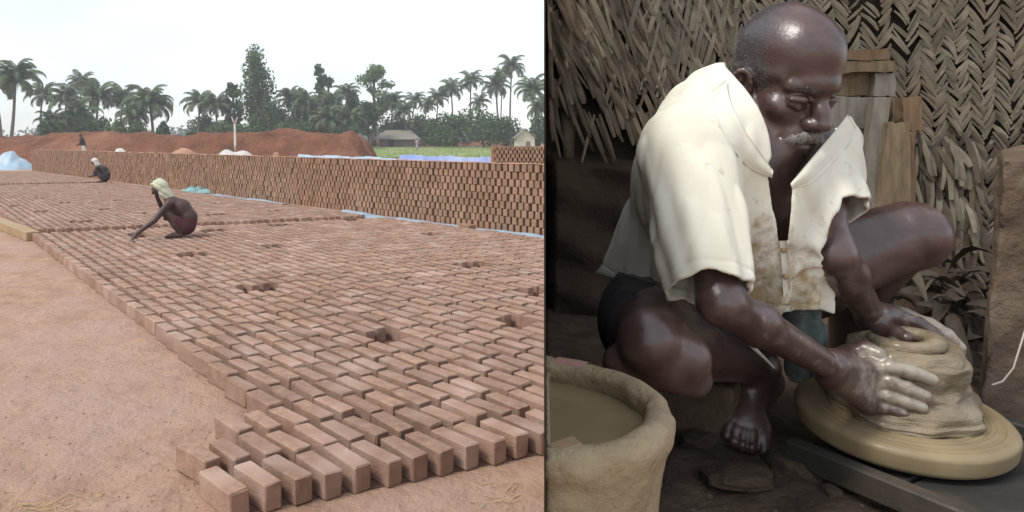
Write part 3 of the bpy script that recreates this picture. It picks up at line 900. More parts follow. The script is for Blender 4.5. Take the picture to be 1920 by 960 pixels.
for k, (px, py, d, w, lab, m) in enumerate([
    (90, 222, 90, 60, 'dark rounded shrub left of the left grove', 'leafdark'),
    (165, 215, 96, 80, 'dark shrub under the left grove', 'leafdark'),
    (217, 214, 93, 34, 'bright yellow green shrub under the left grove', 'leafpale'),
    (245, 225, 95, 80, 'low green shrub below the broad grove palm', 'leafmid'),
    (305, 222, 96, 24, 'small upright shrub in the gap of the tree line', 'leafdark'),
    (420, 222, 108, 90, 'grey green shrub under the pair of palms', 'leafmid'),
    (530, 225, 108, 90, 'dark shrub right of the columnar tree foot', 'leafdark'),
    (600, 225, 106, 80, 'dark shrub below the drooping palm', 'leafdark'),
    (640, 222, 104, 60, 'dark shrub where the red bank ends', 'leafdark'),
    (510, 205, 120, 90, 'grey green thicket right of the columnar tree', 'leafmid'),
    (556, 200, 122, 90, 'dense thicket under the middle palms', 'leafdark'),
    (632, 205, 122, 90, 'thicket between thin tree and pale feathery tree', 'leafmid'),
    (735, 212, 124, 80, 'thicket behind the left end of the thatched roof', 'leafdark'),
    (785, 212, 126, 80, 'thicket behind the right end of the thatched roof', 'leafmid'),
    (385, 215, 120, 80, 'pale thicket left of the rounded dark tree', 'leafmid'),
    (130, 208, 112, 90, 'thicket behind the left grove stems', 'leafmid'),
    (812, 222, 116, 60, 'green shrub right of the thatched roof', 'leafmid'),
    (855, 208, 114, 90, 'large dark shrub below the rising right palms', 'leafdark'),
    (905, 200, 112, 110, 'biggest dark green shrub at right', 'leafmid'),
    (945, 206, 110, 80, 'dark shrub left of the cream hut', 'leafdark'),
    (835, 243, 112, 50, 'low dark shrub behind the right red bank', 'leafmid'),
    (1010, 215, 108, 50, 'dark shrub right of the cream hut', 'leafdark')]):
    tree(px, py, d, w * 1.1, lab, 40 + k, M[m], 'bush', 1900, .27, name='shrub', cat='shrub', group='shrubs below the tree line')
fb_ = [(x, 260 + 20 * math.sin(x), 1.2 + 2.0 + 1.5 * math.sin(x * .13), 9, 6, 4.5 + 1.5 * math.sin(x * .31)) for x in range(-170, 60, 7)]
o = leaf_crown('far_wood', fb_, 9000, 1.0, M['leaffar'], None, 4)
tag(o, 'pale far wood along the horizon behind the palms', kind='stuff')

# ------------------------------------------------------------------ houses, pole
h = empty('thatched_house', at(745, 262, 116)); h.scale = (.92, .92, .80); h.location.z = float(gz(0, 114)); tag(h, 'low house with a grey thatched roof under the palms', 'house')
mb = MB(); mb.box((0, 0, 0.9), (6.2, 3.6, 2.2)); mb.build('wall', M['hutdark'], h)
mb = MB(); e = 1.6; rr = [(-4.2, -2.6, e), (4.2, -2.6, e), (4.2, 2.6, e), (-4.2, 2.6, e), (-2.0, 0, 3.5), (2.4, 0, 3.5)]
mb.add(rr, [(0, 1, 5, 4), (1, 2, 5), (2, 3, 4, 5), (3, 0, 4), (3, 2, 1, 0)]); mb.build('roof', M['thatch'], h)
mb = MB(); mb.box((-1.0, -1.82, .75), (.9, .06, 1.5)); mb.build('door', M['matback'], h)
h = empty('cream_hut', at(983, 262, 104)); h.location.z = float(gz(0, 104)); tag(h, 'small cream gabled hut near the right end of the tree line', 'house')
mb = MB(); mb.box((0, 0, .8), (2.6, 3, 1.9)); mb.add([(-1.3, -1.5, 1.75), (1.3, -1.5, 1.75), (0, -1.5, 2.9)], [(0, 1, 2)]); mb.build('wall', M['cream'], h)
mb = MB()
for s in (-1, 1): mb.hexa([(0, -1.8, 3.0), (s * 1.6, -1.8, 1.65), (s * 1.6, 1.6, 1.65), (0, 1.6, 3.0)], [(0, -1.8, 2.93), (s * 1.6, -1.8, 1.58), (s * 1.6, 1.6, 1.58), (0, 1.6, 2.93)])
mb.build('roof', M['thatch'], h)
mb = MB(); mb.box((.35, -1.53, .6), (.6, .05, 1.2)); mb.build('door', M['hutdark'], h)
pb = at(440, 282, 48)
h = empty('forked_pole', (pb.x, 48, 0)); tag(h, 'pale forked pole standing in front of the red bank', 'pole')
zt = at(440, 232, 48).z
mb = MB(); mb.tube([(0, 0, 0), (.03, 0, zt * .5), (0, 0, zt)], [.09, .08, .07], 8); mb.build('post', M['pole'], h, True)
for s in (-1, 1):
    mb = MB(); mb.tube([(0, 0, zt - .1), (s * .10, 0, zt + .2), (s * .2, 0, zt + .45)], [.06, .05, .03], 6); mb.build('prong', M['pole'], h, True)

# ------------------------------------------------------------------ workers in the yard
AX = np.eye(3, dtype=np.float32)
def part_mesh(name, g, parent, mat, extra=None):
    P, F = g.mesh()
    me = mesh_np(name, P, F)
    if extra: extra(me, P)
    return link(name, me, parent, mat, True)

def squatter(loc, rz, label, cloth_head, shorts, top=None, reach=True, scale=1.0, h=0.011):
    root = empty('person', loc, rz); root.scale = (scale,) * 3
    tag(root, label, 'person')
    def shape(g):
        g.chain([(.10, 0, .17), (.13, 0, .30), (.03, 0, .44), (-.13, 0, .53)], [.125, .12, .125, .10], .05)
        g.cone((-.12, -.16, .52), (-.12, .16, .52), .062, .062, .05)
        g.cone((-.13, 0, .54), (-.28, 0, .70), .055, .05, .03)
        g.ell((-.31, 0, .745), AX, (.088, .07, .105), .02)
        g.cone((-.36, 0, .70), (-.385, 0, .675), .045, .028, .02)           # jaw
        g.cone((-.385, 0, .745), (-.41, 0, .725), .012, .016, .01)          # nose
        for s in (-1, 1):
            g.chain([(.08, s * .09, .15), (-.13, s * .17, .355)], [.088, .062], .02)
            g.chain([(-.13, s * .17, .355), (-.03, s * .165, .20), (.04, s * .15, .07)], [.056, .055, .036], .012)
            g.chain([(.05, s * .15, .04), (-.08, s * .16, .035), (-.16, s * .17, .025)], [.036, .036, .022], .012)
    g = Grid((-.78, -.62, -.03), (.32, .36, .95), h)
    shape(g)
    if reach:
        g.chain([(-.14, -.18, .50), (-.30, -.27, .28), (-.52, -.40, .10)], [.05, .042, .028], .015)
        hand = Vector((-.52, -.40, .10))
        for k in range(5):
            t = Vector((-.60 + .012 * k, -.42 - .022 * (k - 2), .02)) if k else Vector((-.52, -.44, .04))
            g.chain([hand, hand.lerp(t, .5) + Vector((0, 0, .015)), t], [.026, .015, .011], .008)
        g.chain([(-.14, .18, .50), (-.25, .22, .27), (-.345, .06, .60)], [.048, .042, .03], .015)
        g.ell((-.35, .05, .64), AX, (.03, .035, .045), .01)
    else:
        for s in (-1, 1):
            g.chain([(-.14, s * .18, .50), (-.22, s * .22, .27), (-.42, s * .10, .22)], [.048, .042, .028], .015)
            for k in range(4): g.cone((-.42, s * .10, .22), (-.50, s * (.08 + .018 * k), .19), .025, .011, .008)
    part_mesh('body', g, root, M['skin2'])
    # shorts
    g = Grid((-.25, -.32, .0), (.34, .32, .40), h)
    g.chain([(.10, 0, .17), (.13, 0, .27)], [.14, .132], .05)
    for s in (-1, 1): g.cone((.08, s * .09, .15), (-.03, s * .135, .26), .101, .086, .02)
    part_mesh('shorts', g, root, shorts)
    if top:
        g = Grid((-.4, -.36, .1), (.34, .36, .7), h)
        g.chain([(.13, 0, .27), (.03, 0, .44), (-.13, 0, .53)], [.134, .14, .115], .05)
        g.cone((-.12, -.16, .52), (-.12, .16, .52), .078, .078, .05)
        for s in (-1, 1): g.cone((-.14, s * .18, .50), (-.2, s * .21, .36), .064, .058, .02)
        part_mesh('shirt', g, root, top)
    # cloth wound over the head
    g = Grid((-.52, -.2, .52), (-.02, .2, .98), h * .8)
    g.ell((-.295, 0, .785), AX, (.112, .092, .105), .02)
    g.chain([(-.26, 0, .76), (-.22, 0, .68), (-.15, 0, .60)], [.088, .082, .07], .03)
    g.cone((-.40, -.05, .80), (-.40, .05, .80), .02, .02, .02)
    X, Y, Z = g.pts((slice(None),) * 3)
    g.D += 0.006 * np.sin(Z * 70 + X * 45) * np.cos(Y * 40)
    g.ell((-.42, 0, .69), AX, (.09, .2, .085), .01, 's')
    part_mesh('head_cloth', g, root, cloth_head)
    return root
squatter(on_ground(337, 444, BH + .002), 0.12, 'squatting worker with pale head cloth and bare back reaching to the bricks', M['turban'], M['maroon'])
squatter(on_ground(193, 342, BH + .002), 0.0, 'far squatting worker in dark clothes with white head cloth by the stack', M['whitecloth'], M['darkcloth'], M['darkcloth'], False, 1.0, .016)

def stander(loc, rz, label, shirt, lower, bend=0.0, h=.022):
    root = empty('person', loc, rz); tag(root, label, 'person')
    g = Grid((-.5, -.45, -.02), (.5, .45, 1.8), h)
    for s in (-1, 1):
        g.chain([(0, s * .09, .88), (.02, s * .1, .48), (0, s * .1, .06)], [.085, .06, .04], .03)
        g.cone((0, s * .1, .04), (-.16, s * .11, .035), .04, .03, .02)
        g.chain([(-bend, s * .2, 1.38), (-bend - .05, s * .26, 1.1), (-bend - .24, s * .2, .98)], [.055, .045, .03], .02)
    g.chain([(0, 0, .9), (-bend * .5, 0, 1.15), (-bend, 0, 1.36)], [.13, .125, .13], .05)
    g.cone((-bend, -.17, 1.4), (-bend, .17, 1.4), .06, .06, .05)
    g.cone((-bend, 0, 1.42), (-bend * 1.3, 0, 1.55), .055, .05, .02)
    g.ell((-bend * 1.4 - .02, 0, 1.62), AX, (.095, .078, .115), .02)
    part_mesh('body', g, root, M['skin2'])
    g = Grid((-.6, -.5, .7), (.5, .5, 1.6), h)
    g.chain([(0, 0, .92), (-bend * .5, 0, 1.15), (-bend, 0, 1.36)], [.15, .145, .145], .05)
    g.cone((-bend, -.17, 1.39), (-bend, .17, 1.39), .075, .075, .05)
    for s in (-1, 1): g.cone((-bend, s * .2, 1.38), (-bend - .04, s * .25, 1.16), .072, .065, .02)
    part_mesh('shirt', g, root, shirt)
    g = Grid((-.4, -.4, .2), (.4, .4, 1.05), h)
    for s in (-1, 1): g.cone((0, s * .07, .88), (.02, s * .09, .36), .12, .12, .06)
    part_mesh('lower_garment', g, root, lower)
p = at(157, 250, 46)
stander((p.x, 46, p.z - 1.74), 0.3, 'standing worker in a dark shirt behind the far end of the stack', M['darkcloth'], M['whitecloth'], .12)
heap('earth_heap', (p.x - .2, 46.2, 0), 2.2, 1.4, max(p.z - 1.66, .2), M['redearth'], 'low red heap that the standing worker stands on', 'heap', 31, peak=2.5, nse=.02)
p = at(782, 257, 100)
stander((p.x, 100, float(gz(p.x, 100))), 1.2, 'tiny person in mauve clothes standing in the green field', M['pinkcloth'], M['pinkcloth'])

# ------------------------------------------------------------------ the potter's shed
FZ = EYE - 0.56                      # shed floor level
SEAM = (1020 - CX) / FPX             # the left wall runs away from the camera along this line
YB = 2.42                            # back wall
def wx(y): return SEAM * y           # x of the left wall's outer face
XR = 2.45

shed = empty('palm_leaf_shed', (wx(YB), YB, FZ))
tag(shed, 'open palm leaf shed where the potter works', 'shed')
inv = Matrix.Translation(-shed.location)
def shed_part(name, mb, mat, parent=None, smooth=False):
    me = mb.mesh(name); me.transform(inv)
    return link(name, me, parent or shed, mat, smooth)

# earthen platform (uneven floor on a raised plinth)
Y0 = 0.58
nu, nv = 150, 130
U, W = np.meshgrid(np.linspace(0, 1, nu), np.linspace(0, 1, nv), indexing='ij')
Y = Y0 + (YB + .35 - Y0) * W
X = wx(Y) + 0.004 + (XR + .2 - wx(Y)) * U
Pn = np.stack([X, Y, 0 * X], -1).astype(np.float32)
bmp = 0.010 * sn(Pn, 22, 4, 3) + 0.006 * sn(Pn, 70, 5, 2)
Z = FZ + bmp
i, j = np.meshgrid(np.arange(nu - 1), np.arange(nv - 1), indexing='ij'); q = (i * nv + j).ravel()
V = np.stack([X, Y, Z], -1).reshape(-1, 3).tolist(); F = np.stack([q, q + nv, q + nv + 1, q + 1], 1).tolist()
ring = [k * nv for k in range(nu)] + [(nu - 1) * nv + k for k in range(1, nv)] + [k * nv + nv - 1 for k in range(nu - 2, -1, -1)] + [k for k in range(nv - 2, 0, -1)]
n0 = len(V)
cxm, cym = 1.3, 1.5
for k in ring:
    v = V[k]; V.append([v[0] + (.004 if v[0] < .7 else 0), v[1], -0.02])
for a in range(len(ring)):
    b = (a + 1) % len(ring)
    F.append([ring[b], ring[a], n0 + a, n0 + b])
mb = MB(); mb.add(V, F)
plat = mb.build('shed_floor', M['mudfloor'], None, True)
tag(plat, 'raised dark mud floor of the potter shed', kind='structure')

# left wall: thin woven screen, seen edge on
mb = MB()
ya, yb_ = 0.64, YB + .14
def wtop(y): return EYE + 0.20 + 0.22 * (y - ya)
a = [(wx(ya), ya, FZ - .02), (wx(ya), ya, wtop(ya)), (wx(yb_), yb_, wtop(yb_)), (wx(yb_), yb_, FZ - .02)]
b = [(wx(ya) + .0015, ya + .001, FZ - .02), (wx(ya) + .0015, ya + .001, wtop(ya)), (wx(yb_) + .005, yb_, wtop(yb_)), (wx(yb_) + .005, yb_, FZ - .02)]
mb.hexa(a, b)
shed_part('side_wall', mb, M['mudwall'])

# back wall: dark backing, mud skirting, woven mats in front
mb = MB()
zt = EYE + 0.95
wl = lambda y: wx(y) + .004
mb.hexa([(wl(YB + .06), YB + .06, FZ - .02), (XR, YB + .06, FZ - .02), (XR, YB + .06, zt), (wl(YB + .06), YB + .06, zt)],
        [(wl(YB + .12), YB + .12, FZ - .02), (XR, YB + .12, FZ - .02), (XR, YB + .12, zt), (wl(YB + .12), YB + .12, zt)])
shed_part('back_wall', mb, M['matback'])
# mud skirting on the lower left, with an uneven ledge
def skirt(u, v):
    x = wx(YB + .06) + .006 + 0.62 * u
    top = at(1020 + 250 * u, 283 + 40 * u, YB - .1).z
    z = FZ - .02 + (top - FZ + .02) * v
    dep = 0.12 * (1 - smooth(.93, 1.0, v)) + 0.03 * math.sin(x * 21 + z * 9) * .4 + .012 * math.sin(z * 37 + x * 15)
    return (x, YB + .055 - dep * (1 if 0 < u < 1 else .0), z)
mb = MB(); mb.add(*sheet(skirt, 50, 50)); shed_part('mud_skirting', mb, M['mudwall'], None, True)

# roof and posts
mb = MB()
a = [(.12, 1.85, EYE + 1.16), (XR + .3, 1.85, EYE + 1.16), (XR + .3, YB + .5, EYE + .80), (.12, YB + .5, EYE + .80)]
mb.hexa(a, [(x, y, z + .10) for x, y, z in a]); shed_part('roof', mb, M['thatch'])
for x, y, zz in ((XR - .04, YB - .02, EYE + .86), (wx(YB) + .08, YB + .03, EYE + .84), (XR + .1, 1.95, EYE + 1.12)):
    mb = MB(); mb.tube([(x, y, FZ - .05), (x + .01, y, (FZ + zz) / 2), (x, y, zz)], [.035, .032, .03], 8); shed_part('post', mb, M['bamboo'], None, True)

# woven mats: every leaflet a strip of its own
rg = random.Random(77)
def strip(p, q, w, bow, n=4, tw=0.0):
    """a folded ribbon from p to q in front of the wall; returns verts, faces"""
    p, q = Vector(p), Vector(q); t = (q - p).normalized(); s = Vector((-t.z, 0, t.x))
    vs = []; fs = []
    for k in range(n + 1):
        f = k / n; ww = w * (0.55 + 0.9 * math.sin(math.pi * (.15 + .7 * f))) * .5
        c = p.lerp(q, f) + Vector((0, -bow * math.sin(math.pi * f), 0))
        vs += [c - s * ww, c + Vector((0, -w * .22, 0)), c + s * ww + Vector((0, tw * f, 0))]
    for k in range(n):
        o = k * 3
        fs += [(o, o + 1, o + 4, o + 3), (o + 1, o + 2, o + 5, o + 4)]
    return vs, fs
strips = []
def zpx(py, d=YB): return at(0, py, d).z
def xpx(px, d=YB): return at(px, 0, d).x
yw = YB + .035
# right: chevron weave
cw = 0.046
x = xpx(1385); c = 0
while x < XR - .02:
    z = zpx(560); sgn = 1 if c % 2 else -1
    px = CX + x / YB * FPX
    while z < zt - .03:
        py = CY - (z - EYE) / YB * FPX
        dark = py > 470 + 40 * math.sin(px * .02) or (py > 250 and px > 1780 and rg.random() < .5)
        gap = (1660 < px < 1720 and 10 < py < 105 and rg.random() < .6) or (1600 < px < 1650 and py < 70 and rg.random() < .5) or rg.random() < .05
        if not gap:
            l = cw * rg.uniform(.55, .85)
            dz = l * rg.uniform(.6, 1.3) * sgn
            xo, zo = rg.uniform(-.007, .007) + .012 * math.sin(z * 6 + c * .7), rg.uniform(-.006, .006)
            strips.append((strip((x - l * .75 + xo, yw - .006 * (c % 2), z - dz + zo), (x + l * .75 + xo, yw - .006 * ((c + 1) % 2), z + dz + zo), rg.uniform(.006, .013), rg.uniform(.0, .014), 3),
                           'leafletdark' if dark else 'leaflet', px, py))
        z += rg.uniform(.0125, .0175)
    x += cw; c += 1
# left: overlapping hanging leaflets, steep, ending in a ragged fringe
for band, (py0, sl) in enumerate(((-150, .55), (-95, .6), (-45, .5), (5, .62), (55, .55), (105, .5), (150, .4), (195, .35))):
    px = 1018.0
    while px < 1400:
        py = py0 + rg.uniform(-18, 18) + (px - 1020) * .10
        ln = rg.uniform(70, 135) if py0 < 100 else rg.uniform(45, 100)
        ddx = sl * ln * rg.uniform(.4, 1.2) * (1 if px < 1250 or rg.random() < .35 else -.6)
        if rg.random() < .12: ddx = -ddx
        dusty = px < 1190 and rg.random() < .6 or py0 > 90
        y1 = YB + .04 - .006 * band - rg.uniform(0, .012)
        x0 = max(xpx(px), wx(y1) + .02); x1 = max(xpx(px + ddx), wx(y1) + .02)
        skip = py0 > 60 and px < 1200 and rg.random() < .45
        if not skip:
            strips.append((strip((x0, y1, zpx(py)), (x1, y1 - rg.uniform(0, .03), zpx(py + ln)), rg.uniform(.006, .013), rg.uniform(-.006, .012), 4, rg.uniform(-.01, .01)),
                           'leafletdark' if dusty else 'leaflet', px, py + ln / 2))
        px += rg.uniform(3.0, 6.5)
# some loose ends lower down at right
for _ in range(90):
    px = rg.uniform(1700, 1830); py = rg.uniform(250, 430); ln = rg.uniform(40, 120)
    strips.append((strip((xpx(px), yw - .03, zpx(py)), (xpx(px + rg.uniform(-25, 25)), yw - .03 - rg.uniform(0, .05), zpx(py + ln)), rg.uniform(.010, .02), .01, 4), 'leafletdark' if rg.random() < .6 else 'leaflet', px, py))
inview = [k for k, s in enumerate(strips) if 1025 < s[2] < 1915 and 5 < s[3] < 480 and not (1240 < s[2] < 1560 and s[3] > 60)]
area = lambda k: (Vector(strips[k][0][0][0]) - Vector(strips[k][0][0][-1])).length
single = set(sorted(inview, key=lambda k: -area(k))[:150] + random.Random(4).sample([k for k in inview if strips[k][2] > 1560], 148))
mats_ = empty('woven_mats', (0, 0, 0)); mats_.parent = shed
for mn in ('leaflet', 'leafletdark'):
    mb = MB(); rn = []
    for k, s in enumerate(strips):
        if s[1] == mn and k not in single:
            mb.add(*s[0]); rn += [rg.random()] * len(s[0][0])
    o = shed_part('leaflets', mb, M[mn], mats_); o['kind'] = 'stuff'
    set_attr(o.data, 'rnd', rn)
for k in sorted(single):
    mb = MB(); mb.add(*strips[k][0]); shed_part('leaflet', mb, M[strips[k][1]], mats_)

# ------------------------------------------------------------------ split timber leaning on the wall
def board(pts, d, th, mat, label, seed, group='split boards leaning on the woven wall'):
    r = random.Random(seed)
    f = [at(px, py, d) for px, py in pts]
    cen = sum(f, Vector()) / 4; cen.z = min(v.z for v in f)
    mb = MB()
    # front and back outlines with a few points per side so that edges are uneven
    fr = []
    for a in range(4):
        p, q = f[a], f[(a + 1) % 4]
        for k in range(5):
            t = k / 5
            v = p.lerp(q, t)
            if k: v = v + Vector((r.uniform(-1, 1), r.uniform(-1, 1) * .4, r.uniform(-1, 1))) * .004
            fr.append(v)
    n = len(fr); bk = [v + Vector((0, th, 0)) for v in fr]
    mb.add([v - cen for v in fr + bk], [tuple(range(n))[::-1], tuple(range(n, 2 * n))] + [(k, (k + 1) % n, n + (k + 1) % n, n + k) for k in range(n)])
    o = mb.build('split_board', M[mat])
    bm = bmesh.new(); bm.from_mesh(o.data); bmesh.ops.recalc_face_normals(bm, faces=bm.faces[:]); bm.to_mesh(o.data); bm.free()
    o.location = cen
    return tag(o, label, 'board', group)
board([(1560, 112), (1668, 112), (1666, 90), (1560, 95)], 2.36, .03, 'wood2', 'narrow reddish board lying topmost across the pile', 1)
board([(1555, 137), (1682, 133), (1680, 114), (1555, 114)], 2.30, .05, 'wood1', 'tan board lying second from the top of the pile', 2)
board([(1560, 178), (1633, 178), (1636, 139), (1560, 138)], 2.35, .03, 'wood1', 'short tan block below the two crosswise boards', 3)
board([(1638, 180), (1680, 180), (1678, 137), (1640, 137)], 2.32, .05, 'wood3', 'short grey block at the right under the crosswise boards', 4)
board([(1555, 240), (1636, 240), (1640, 181), (1555, 180)], 2.33, .04, 'wood3', 'greyish broad board beside the potter shoulder', 5)
board([(1545, 470), (1600, 470), (1632, 242), (1560, 242)], 2.34, .03, 'wood3', 'grey brown board half hidden by the white sleeve', 6)
board([(1592, 470), (1640, 470), (1672, 182), (1640, 182)], 2.24, .03, 'wood3', 'long slanting weathered grey board in the middle of the pile', 7)
board([(1672, 228), (1690, 228), (1692, 184), (1672, 184)], 2.28, .04, 'wood1', 'small tan offcut wedged right of the slanting grey board', 8)
board([(1640, 480), (1712, 480), (1704, 230), (1664, 230)], 2.22, .03, 'wood1', 'broad tan board standing upright at the front of the pile', 9)
board([(1694, 246), (1728, 246), (1728, 180), (1692, 183)], 2.26, .05, 'wood2', 'short orange board at the right of the pile', 10)
board([(1708, 470), (1722, 470), (1716, 248), (1702, 248)], 2.25, .03, 'wood2', 'thin reddish strip of wood beside the broad tan board', 11)

# ------------------------------------------------------------------ slab at the right, board under the wheel, clods
g = Grid((at(1830, 0, 1.5).x, 1.42, FZ - .03), (at(1900, 0, 1.5).x + .42, 1.80, EYE + .05), .006)
X, Y, Z = g.pts((slice(None),) * 3)
tl, bl = at(1868, 292, 1.52), at(1832, 690, 1.52)
n1 = np.array([-(tl.z - bl.z), 0, (tl.x - bl.x)]); n1 /= np.linalg.norm(n1)
d1 = (X - bl.x * Y / 1.50) * n1[0] + (Z - bl.z) * n1[2]
d2 = 1.50 - Y - 0.05 * (Z - FZ); d3 = Y - 1.70
zt_ = at(1868, 300, 1.52).z
d4 = Z - (zt_ + 0.12 * (X - tl.x))
d5 = X - (at(1900, 0, 1.5).x + .36)
PP = np.stack(np.broadcast_arrays(X, Y, Z), -1).astype(np.float32)
g.D = (np.maximum.reduce(np.broadcast_arrays(d1, d2, d3, d4, d5)) + .007 * sn(PP, 60, 3, 2) + .005 * sn(PP, 22, 6, 2)).astype(np.float32)
g.plane((0, 0, FZ - .02), (0, 0, -1))
o = part_mesh('earth_slab', g, None, M['slab']); tag(o, 'rough upright slab of earth at the right edge behind the wheel', 'slab')

def clod(px, py, wpx, hpx, label, seed, mat='mudfloor', flat=.5, name='clay_clod'):
    p = on_ground(px, py, FZ); rx = wpx / 2 / FPX * p.y
    bm = bmesh.new(); bmesh.ops.create_icosphere(bm, subdivisions=3, radius=1)
    P = np.array([v.co[:] for v in bm.verts], dtype=np.float32)
    nz = sn(P, 2.6, seed, 5)
    P = P * (1 + .30 * nz)[:, None]
    P = np.sign(P) * np.abs(P) ** .72 * (1 + .10 * sn(P, 9, seed + 3, 2))[:, None]
    P *= np.array([rx, rx * .75, rx * flat], dtype=np.float32)
    for v, c in zip(bm.verts, P): v.co = c
    me = bpy.data.meshes.new(name); bm.to_mesh(me); bm.free()
    o = link(name, me, None, M[mat]); o.location = p + Vector((0, 0, rx * flat * .40)); o.rotation_euler = (0, 0, seed)
    return tag(o, label, 'clod', 'clods of clay on the shed floor')
clod(1385, 900, 130, 60, 'broad flat cracked clod on the floor in front of the bare foot', 3, 'mudfloor', .22)
clod(1500, 880, 110, 50, 'dark clod left of the wheel on the floor', 5, 'mudfloor', .4)
clod(1310, 830, 70, 40, 'small brown clod between basin and foot', 7, 'mudfloor', .4)
clod(1560, 925, 40, 20, 'little crumb of clay on the dark board', 11, 'mudfloor', .5)
clod(1630, 935, 30, 20, 'pea sized crumb of clay in front of the wheel', 12, 'mudfloor', .6)

mb = MB(); rg = random.Random(61)
for _ in range(700):
    x, y = rg.uniform(.30, 1.25), rg.uniform(.95, 1.75)
    if x < wx(y) + .03: continue
    r = rg.choice([.0022, .003, .004, .0055]); p = Vector((x, y, FZ + .004 + float(.010 * sn(np.array([[x, y, 0]], dtype=np.float32), 22, 4, 3)[0]))); a = rg.uniform(0, 6.28)
    vs = [p + Vector((r * math.cos(a + k * 1.571) * rg.uniform(.6, 1.4), r * math.sin(a + k * 1.571) * rg.uniform(.6, 1.4), -.012)) for k in range(4)]
    vs += [v + Vector((rg.uniform(-.2, .2) * r, rg.uniform(-.2, .2) * r, .008 + r * rg.uniform(-.5, .5))) for v in vs]
    mb.add(vs, [(4, 5, 6, 7), (0, 1, 5, 4), (1, 2, 6, 5), (2, 3, 7, 6), (3, 0, 4, 7)])
tag(mb.build('clay_crumbs', M['slab']), 'crumbs of dry clay scattered over the shed floor', kind='stuff')

bb = empty('wooden_base', on_ground(1815, 905, FZ)); tag(bb, 'dark wet wooden base frame under the potter wheel', 'base')
bb.rotation_euler = (0, 0, R(28))
bb.location += Vector((0, 0, .014))
for nm, c, s in (('plank', (0.0, -.075, .012), (.40, .145, .024)), ('plank', (0.0, .078, .012), (.40, .145, .024)), 
                 ('batten', (.216, .0, .020), (.028, .34, .040)), ('batten', (-.216, .0, .020), (.028, .34, .040)), ('batten', (0, -.168, .018), (.46, .026, .036))):
    mb = MB(); mb.box(c, s); o = mb.build(nm, M['board'], bb); bevelled(o.data, .003)

# dead leaf heap
lh = empty('dead_leaf_heap', on_ground(1745, 660, FZ)); tag(lh, 'heap of dry curled leaves between the potter knee and the slab', 'leaf heap')
rg = random.Random(21)
for k in range(95):
    px, py = rg.uniform(1640, 1832), rg.uniform(500, 690); d = rg.uniform(1.66, 2.0)
    a = at(px, py, d); l = rg.uniform(.06, .15); az = rg.uniform(0, 6.28); el = rg.uniform(-.9, .5)
    if a.z < FZ + .02: a.z = FZ + .03
    q = a + Vector((math.cos(az) * math.cos(el), math.sin(az) * math.cos(el), math.sin(el))) * l
    q.z = max(q.z, FZ + .012)
    t = (q - a).normalized(); s = t.cross(Vector((rg.uniform(-1, 1), rg.uniform(-1, 1), 1))).normalized(); nn = s.cross(t)
    w = rg.uniform(.007, .020); vs = []; fs = []
    for i in range(6):
        f_ = i / 5; ww = w * math.sin(math.pi * (.06 + .88 * f_)); cc = a.lerp(q, f_) + nn * .25 * l * math.sin(math.pi * f_)
        vs += [cc - s * ww + nn * ww * .5, cc, cc + s * ww + nn * ww * .5]
    for i in range(5): fs += [(i * 3, i * 3 + 1, i * 3 + 4, i * 3 + 3), (i * 3 + 1, i * 3 + 2, i * 3 + 5, i * 3 + 4)]
    mb = MB(); mb.add([Vector(v) - lh.location for v in vs], fs); mb.build('leaf', M['deadleaf'], lh, True)
hp = on_ground(1745, 640, FZ)
mb = MB(); mb.tube([at(1925, 610, 1.45), at(1900, 690, 1.44), at(1880, 715, 1.43), at(1860, 722, 1.42)], [.002] * 4, 5)
tag(mb.build('loose_wire', M['pole'], None, True), 'thin pale wire hanging down beside the slab', 'wire')
bm = bmesh.new(); bmesh.ops.create_icosphere(bm, subdivisions=4, radius=1)
P = np.array([v.co[:] for v in bm.verts], dtype=np.float32); P = P * (1 + .25 * sn(P, 3.0, 9, 4))[:, None] * np.array([.17, .15, .20], dtype=np.float32)
for v, c in zip(bm.verts, P): v.co = c
me = bpy.data.meshes.new('litter_core'); bm.to_mesh(me); bm.free()
o = link('litter_core', me, lh, M['mudwall'], True); o.location = (0.03, .10, .02)

# ------------------------------------------------------------------ wheel, clay, basin
def lathe(prof, n, fn=None):
    V = []; F = []
    for i, (r, z) in enumerate(prof):
        for k in range(n):
            a = 2 * math.pi * k / n
            rr, zz = (fn(i / (len(prof) - 1), a, r, z) if fn else (r, z))
            V.append((rr * math.cos(a), rr * math.sin(a), zz))
    m = len(prof)
    for i in range(m - 1):
        for k in range(n): F.append((i * n + k, i * n + (k + 1) % n, (i + 1) * n + (k + 1) % n, (i + 1) * n + k))
    return V, F
WC = at(1690, 764, 1.25)                      # centre of the wheel's top face
TILT = R(6.0)
wheel = empty('potter_wheel', (WC.x, WC.y, WC.z)); wheel.rotation_euler = (TILT, 0, 0)
tag(wheel, 'round clay smeared potter wheel on the dark wooden base', 'potter wheel')
WR = 0.166
prof = [(0.0005, 0.0), (.09, 0.0)]
for k in range(30):
    r = .09 + (WR - .016 - .09) * k / 29; prof.append((r, 0.0016 * math.sin(k * 1.9) + .0012 * math.sin(k * 0.7)))
for k in range(9):
    a = math.pi / 2 * k / 8; prof.append((WR - .014 + .014 * math.sin(a), -.012 + .012 * math.cos(a)))
for k in range(9):
    a = math.pi / 2 * k / 8; prof.append((WR - .016 + .016 * math.cos(a) - .002, -.030 - .012 * math.sin(a)))
prof += [(.12, -.047), (.0005, -.047)]
V, F = lathe(prof, 128, lambda t, a, r, z: (r * (1 + .006 * math.sin(3 * a + 1) + .003 * math.sin(7 * a)), z + .002 * math.sin(2 * a + r * 30) * (r / WR)))
mb = MB(); mb.add(V, F); mb.build('disc', M['wheel'], wheel, True)
V, F = lathe([(.0005, -.048), (.055, -.048), (.055, -.066), (.03, -.070), (.03, -.094), (.0005, -.094)], 32)
